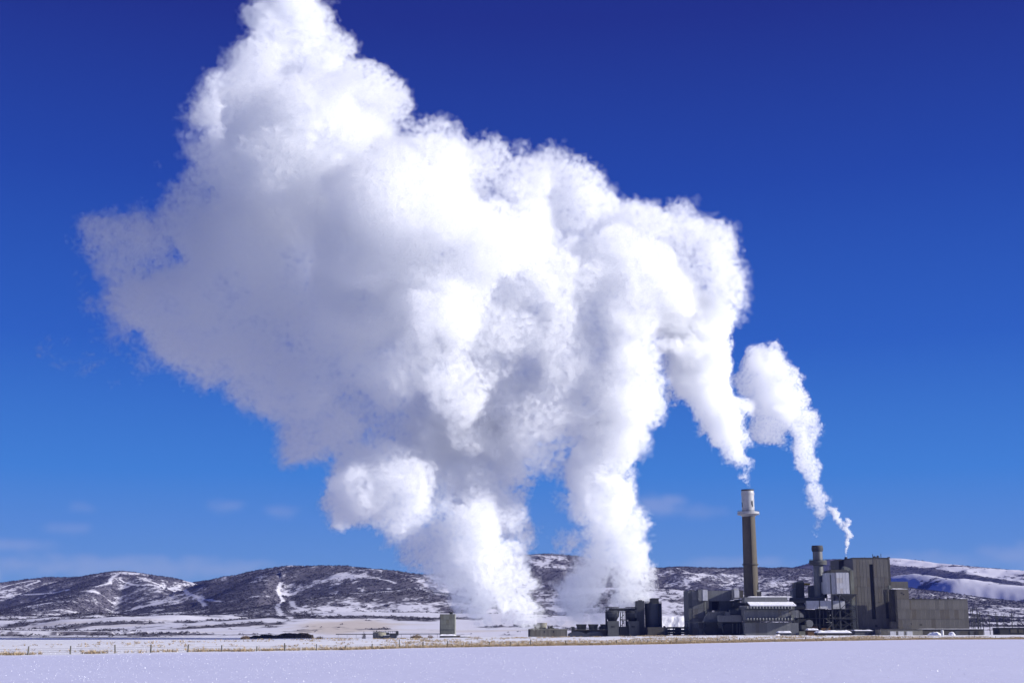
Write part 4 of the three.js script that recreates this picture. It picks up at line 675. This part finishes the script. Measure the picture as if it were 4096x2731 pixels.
// puffs: [column, row, radius in picture pixels, metres nearer, softness of the edge in metres]
function makeSteam(name, label, dist, puffs, seed, o = {}) {
  const { softer = 1, shrink = 1, rough = .8, sigma = .08, big = .9, cell = 5, fine = 1, depthMax = 46, depthK = 1 } = o, r = rng(seed);
  const S = puffs.map(([x, y, rad, near = 0, soft = 6]) => { const D = dist - near, c = at(x, y, D); return { x: c.x, y: c.y, z: c.z, r: rad * MPP(D) * shrink, soft: soft * softer }; });
  let lo = [1e9, 1e9, 1e9], hi = [-1e9, -1e9, -1e9];
  for (const s of S) [s.x, s.y, s.z].forEach((v, i) => { const R = s.r * 1.35 + 4; lo[i] = Math.min(lo[i], v - R); hi[i] = Math.max(hi[i], v + R); });
  const n = [0, 1, 2].map((i) => Math.max(1, Math.ceil((hi[i] - lo[i]) / cell)));
  const BK = 4, bins = new Map(), bin = cell * BK;   // which puffs reach which block of cells
  S.forEach((s, k) => {
    const R = s.r * 1.45 + 6 + s.soft, a = [s.x, s.y, s.z].map((v, i) => Math.floor((v - R - lo[i]) / bin)), b = [s.x, s.y, s.z].map((v, i) => Math.floor((v + R - lo[i]) / bin));
    for (let i = a[0]; i <= b[0]; i++) for (let j = a[1]; j <= b[1]; j++) for (let l = a[2]; l <= b[2]; l++) { const key = (i + 50) * 1e6 + (j + 50) * 1e3 + l + 50; if (!bins.has(key)) bins.set(key, []); bins.get(key).push(s); }
  });
  const K = .16;
  function field(x, y, z, list, detail) {      // metres inside the steam (negative outside)
    const wf = 1 / (58 * fine), wa = 13 * fine, ox = x, oy = y, oz = z;      // the wind shears and curls the puffs
    x += wa * (noise3(ox * wf + 40, oy * wf, oz * wf) + .45 * noise3(ox * wf * 2.7, oy * wf * 2.7 + 11, oz * wf * 2.7)); y += wa * (noise3(ox * wf, oy * wf + 70, oz * wf) + .45 * noise3(ox * wf * 2.7 + 23, oy * wf * 2.7, oz * wf * 2.7)); z += wa * noise3(ox * wf, oy * wf, oz * wf + 95);
    let sum = 0, near = -1e9, soft = 6, R = 10;
    for (const s of list) {
      const dx = x - s.x, dy = y - s.y, dz = z - s.z, d = s.r - Math.sqrt(dx * dx + dy * dy + dz * dz);
      const e = d / (s.r * K); if (d > near) { near = d; soft = s.soft; R = s.r; }
    }
    for (const s of list) { const dx = x - s.x, dy = y - s.y, dz = z - s.z, d = s.r - Math.sqrt(dx * dx + dy * dy + dz * dz), w = Math.min(R, s.r) * K; const h = 1 - (near - d) / w; if (h > 0 && d < near) sum += h * h * w * .25 / 2; }
    let D = near + Math.min(sum, R * .12);
    if (D < -R * .4 - 3) return [D, soft];
    let amp = 0, f = 1 / (64 * fine), cap = R * .42;
    for (let k = 0; k < detail; k++) {
      const a = Math.min(.36 / f, cap); cap *= .62;
      const q = noise3(x * f + 13.7 * k + seed, y * f * 1.05 + 5.1 * k, z * f + 9.2);
      amp += a * Math.pow(rough, k) * (Math.abs(q) * 1.9 - .42);
      f *= 2.03;
    }
    return [D + amp, soft];
  }
  const mats = [], veil = [], m = new THREE.Matrix4(), q = new THREE.Quaternion(), p = new THREE.Vector3(), sc = new THREE.Vector3();
  const gs = () => r() - .5;
  for (let i = 0; i < n[0]; i++) for (let j = 0; j < n[1]; j++) for (let l = 0; l < n[2]; l++) {
    const list = bins.get((Math.floor(i / BK) + 50) * 1e6 + (Math.floor(j / BK) + 50) * 1e3 + Math.floor(l / BK) + 50);
    if (!list) continue;
    const cx = lo[0] + (i + .5) * cell, cy = lo[1] + (j + .5) * cell, cz = lo[2] + (l + .5) * cell;
    const [D0, s0] = field(cx, cy, cz, list, 4);
    if (D0 < -cell * 1.6 || D0 > depthMax) continue;
    const scale = (s0 > 22 ? .8 : 1) * big * (D0 < 16 * depthK ? .7 : D0 < 30 * depthK ? 1.15 : 2.2), per = FLOCK_SIGMA * scale * scale;
    let want = sigma * cell ** 3 / per; want = Math.floor(want) + (r() < want % 1 ? 1 : 0);
    for (let k = 0; k < want; k++) {
      p.set(cx + gs() * cell, cy + gs() * cell, cz + gs() * cell);
      let D = D0, s = s0;
      if (D0 < s0 + 12) [D, s] = field(p.x, p.y, p.z, list, 6);
      let dens = Math.min(1, Math.max(0, D / s)); if (s > 11 && D < s) dens *= smooth(-.32, .3, fbm(p.x / 26 + 3, p.y / 26, p.z / 26, 4) + D / s * .3);
      const keep = dens * dens * (3 - 2 * dens);
      if (r() > keep) continue;
      const split = keep < .55 ? 4 : 1;      // where the steam thins out, four sparse flocks in place of one dense one
      for (let e = 0; e < split; e++) {
        q.set(gs(), gs(), gs(), gs()).normalize();
        const t = scale * (.75 + .5 * r()); sc.set(t, t, t);
        if (split > 1) { const w = cell * .8 + scale * 3; veil.push(m.compose(new THREE.Vector3(p.x + gs() * w, p.y + gs() * w, p.z + gs() * w), q, sc).clone()); } else mats.push(m.compose(p, q, sc).clone());
      }
    }
  }
  const plume = new THREE.Group();
  plume.name = numbered(name); plume.userData = { label, category: 'steam plume' };
  for (const [part, geo, list] of [['droplets', FLOCK, mats], ['veil', VEIL, veil]]) {
    const mesh = new THREE.InstancedMesh(geo, steamMat, list.length);
    list.forEach((x, k) => mesh.setMatrixAt(k, x));
    mesh.name = part; mesh.userData.kind = 'stuff'; mesh.castShadow = mesh.receiveShadow = true; plume.add(mesh);
  }
  scene.add(plume);
  console.log(name, n.join('x'), mats.length, veil.length);
}
const t0 = Date.now();
const STACK_STEAM = [[1716, 1117, 8, 0, 5], [1714, 1108, 10, 0, 3], [1722, 1102, 8, 0, 4], [1710, 1094, 14, 0, 3], [1703, 1062, 24, 0, 3], [1685, 1025, 40, 0, 4], [1671, 990, 54, 0, 4], [1657, 955, 62, 0, 4], [1637, 920, 62, 0, 4], [1625, 886, 72, 0, 5], [1600, 851, 76, 0, 5], [1595, 816, 82, 0, 5], [1590, 770, 86, 10, 5], [1570, 730, 80, 10, 5]];
const SHORT_STEAM = [[1877, 1242, 9, 0, 8], [1872, 1236, 8, 0, 8], [1884, 1232, 8, 0, 7], [1877, 1222, 12, 0, 6], [1870, 1212, 9, 0, 6], [1878, 1200, 15, 0, 5], [1879, 1176, 18, 0, 4], [1879, 1150, 21, 0, 3], [1873, 1122, 23, 0, 3], [1864, 1094, 25, 0, 3], [1850, 1062, 33, 0, 3], [1845, 1025, 35, 0, 3], [1848, 990, 36, 0, 3], [1850, 960, 38, 0, 3], [1775, 1000, 34, 0, 4], [1760, 975, 40, 0, 4], [1800, 960, 52, 0, 4], [1785, 915, 70, 0, 4], [1765, 870, 66, 0, 4], [1750, 840, 55, 0, 4], [1775, 815, 30, 0, 4], [1750, 812, 26, 0, 4], [1720, 880, 40, 0, 4]];
const VENT_STEAM = [[1944.5, 1279, 1.8, 0, .5], [1944.8, 1275, 2.2, 0, .5], [1945, 1270, 2.8, 0, .6], [1945.5, 1265, 3.4, 0, .7], [1946, 1259, 4.4, 0, .8], [1946, 1252, 5.4, 0, .9], [1947, 1245, 6.4, 0, 1], [1948, 1238, 7.4, 0, 1.2], [1949, 1230, 8.2, 0, 1.4], [1947, 1222, 8.6, 0, 1.6], [1943, 1214, 9, 0, 2], [1946, 1204, 8.6, 0, 1.6], [1948, 1195, 7.4, 0, 1.4], [1940, 1203, 8, 0, 2], [1932, 1205, 8, 0, 2], [1926, 1196, 8.4, 0, 1.6], [1920, 1186, 9, 0, 1.4], [1915, 1178, 9, 0, 1.4], [1912, 1171, 8.4, 0, 1.4], [1921, 1170, 6, 0, 2], [1905, 1164, 5.4, 0, 1.6]];
const LEFT_TOWER_STEAM = [[1243, 1420, 11, 0, 4], [1226, 1407, 22, 0, 4], [1205, 1390, 36, 0, 4], [1180, 1370, 48, 0, 4], [1150, 1350, 60, 5, 4], [1110, 1325, 72, 5, 5], [1070, 1300, 78, 5, 5], [1020, 1280, 66, 0, 6], [978, 1275, 52, 0, 7], [1012, 1330, 40, 0, 7], [1160, 1398, 34, 0, 7], [1110, 1378, 42, 0, 7], [1060, 1352, 46, 0, 7], [1234, 1424, 9, 0, 3], [1222, 1428, 14, 0, 4], [1195, 1424, 22, 0, 4], [1165, 1428, 22, 0, 4], [1130, 1424, 24, 0, 5], [1100, 1428, 17, 0, 6], [1078, 1432, 11, 0, 7], [1210, 1436, 15, 0, 4], [1208, 1340, 34, 0, 4], [1203, 1300, 36, 0, 4], [1193, 1262, 38, 0, 4], [1203, 1238, 26, 0, 4], [1090, 1235, 70, 20, 5], [1015, 1225, 58, 10, 5], [955, 1258, 48, 0, 7], [1150, 1190, 66, -10, 6], [1190, 1150, 42, -10, 6], [1212, 1112, 24, -10, 5], [1100, 1140, 84, -10, 6], [1060, 1080, 76, 0, 7], [1150, 1080, 66, -10, 7], [1190, 1080, 36, -10, 7], [830, 1125, 84, 30, 5], [800, 1080, 58, 30, 5], [885, 1165, 68, 30, 5], [835, 1190, 36, 30, 6], [940, 1110, 74, 40, 5], [900, 1060, 62, 30, 5], [775, 1150, 40, 30, 8], [935, 1200, 50, 20, 6], [1022, 1168, 44, 15, 6], [962, 1228, 46, 10, 6], [905, 1212, 38, 20, 6], [770, 1095, 40, 20, 7], [970, 1185, 48, 20, 5], [1000, 1120, 54, 10, 6], [1000, 1040, 76, 0, 8], [1110, 1010, 84, 0, 8]];
const RIGHT_TOWER_STEAM = [[1425, 1398, 42, -30, 8], [1462, 1372, 40, -20, 5], [1482, 1345, 28, -20, 4], [1452, 1310, 50, -10, 4], [1440, 1260, 56, 0, 4], [1450, 1215, 46, 0, 4], [1462, 1182, 28, 0, 4], [1400, 1220, 66, 0, 6], [1385, 1280, 66, -10, 7], [1345, 1340, 62, -30, 9], [1310, 1385, 55, -40, 11], [1370, 1405, 40, -40, 10], [1400, 1150, 70, 0, 6], [1372, 1080, 76, 0, 6], [1402, 1020, 74, 0, 5], [1420, 960, 66, 10, 5], [1440, 1085, 30, 0, 5], [1340, 1160, 50, 0, 9], [1318, 1240, 42, -10, 12], [1290, 1160, 36, -10, 16], [1285, 1235, 30, -10, 18], [1290, 1080, 50, 0, 12], [1500, 1318, 16, -10, 4], [1508, 1290, 9, -10, 4], [1275, 1428, 22, -60, 5], [1310, 1436, 16, -60, 5]];
const MERGED_STEAM = [[668, 72, 112, -90, 8], [655, -30, 95, -90, 9], [590, 160, 102, -60, 14], [735, 150, 98, -90, 7], [805, 212, 92, -90, 6], [850, 265, 88, -80, 6], [540, 250, 104, -40, 16], [690, 305, 165, 70, 4], [640, 420, 185, 10, 10], [780, 400, 165, 60, 5], [520, 370, 108, 0, 14], [500, 330, 60, 0, 16], [478, 400, 58, 0, 16], [372, 382, 26, 0, 24], [405, 392, 22, 0, 24], [402, 345, 20, 0, 26], [505, 545, 128, 0, 14], [305, 548, 86, 0, 16], [292, 478, 38, 0, 16], [360, 590, 62, 0, 14], [695, 580, 95, 10, 10], [845, 962, 72, 10, 8], [905, 1000, 60, 10, 8], [690, 735, 105, 20, 9], [775, 985, 78, 15, 8], [735, 1030, 50, 10, 8], [845, 1045, 66, 15, 8], [800, 925, 84, 20, 9], [700, 940, 70, 15, 9], [1590, 635, 76, 0, 7], [345, 560, 40, 10, 12], [235, 560, 72, 0, 18], [300, 640, 105, 0, 20], [400, 700, 145, 0, 18], [280, 760, 64, 0, 26], [330, 830, 60, 0, 32], [480, 800, 105, 0, 18], [220, 840, 46, 0, 40], [150, 800, 40, 0, 46], [110, 810, 30, 0, 40], [200, 700, 46, 0, 34], [175, 640, 40, 0, 26], [260, 870, 40, 0, 40], [160, 560, 30, 0, 20], [450, 240, 34, 0, 24], [560, 640, 165, 20, 12], [600, 820, 135, 20, 12],
  [960, 430, 155, 110, 6], [900, 520, 165, 110, 6], [1020, 560, 165, 110, 6], [1080, 400, 95, 70, 7], [1000, 680, 145, 100, 6], [1130, 350, 46, 20, 12], [1110, 320, 26, 0, 15], [1180, 440, 85, 60, 8], [1240, 405, 64, 20, 10], [1250, 368, 32, 0, 12], [1300, 480, 105, 30, 9], [1390, 505, 84, 10, 9], [1450, 545, 105, 10, 8], [1560, 545, 96, 0, 8], [1560, 485, 46, 0, 8], [1620, 565, 86, 0, 8], [1655, 620, 76, 0, 8], [1685, 605, 46, 0, 8], [1695, 680, 46, 0, 10], [1640, 700, 84, 10, 8], [1200, 600, 145, 60, 8], [1350, 620, 135, 30, 8], [1480, 680, 135, 30, 7],
  [850, 700, 155, 60, 9], [900, 800, 145, 70, 8], [1100, 760, 145, 60, 8], [1250, 780, 155, 30, 9], [1400, 800, 125, 20, 9], [1030, 850, 105, 80, 7], [750, 860, 100, 40, 10], [655, 920, 104, 20, 10], [690, 1000, 72, 20, 9], [620, 900, 84, 10, 10], [810, 980, 70, 40, 10], [1000, 970, 112, 20, 12], [1150, 940, 145, 20, 10], [1300, 930, 125, 20, 9], [1420, 900, 95, 40, 5], [1462, 930, 70, 50, 4], [1440, 1000, 62, 40, 4]];
makeSteam('steam_plume', 'dense white steam rising from the tall chimney', 1100, STACK_STEAM, 3, { cell: 2.5, big: .4, fine: .5, sigma: .13, depthK: .6, rough: 1 });
makeSteam('steam_plume', 'narrow white steam curling up from the short chimney beside the boiler house', 1130, SHORT_STEAM, 13, { cell: 2.5, big: .4, fine: .42, sigma: .11, depthK: .6, rough: .94, shrink: .93 });
makeSteam('steam_plume', 'thin wisp of steam from the small vent on the boiler house roof', 1130, VENT_STEAM, 23, { cell: 1, big: .13, fine: .14, sigma: .5, rough: 1 });
makeSteam('steam_plume', 'slanting billow of steam blowing left from the left cooling tower', 1080, LEFT_TOWER_STEAM, 33, { fine: .62, cell: 4, big: .57, sigma: .09, depthK: .7, rough: .92, softer: 1.15 });
makeSteam('steam_plume', 'upright column of steam behind the dark silos and right cooling tower', 1090, RIGHT_TOWER_STEAM, 43, { fine: .62, cell: 4, big: .57, sigma: .09, depthK: .7, rough: .92, softer: 1.15 });
makeSteam('steam_plume', 'vast merged bank of white steam drifting high to the left', 1100, MERGED_STEAM, 53, { big: .8, rough: .82, sigma: .06, softer: 1.3, depthMax: 42 });
console.log('steam ms', Date.now() - t0);


renderer.render(scene, camera);
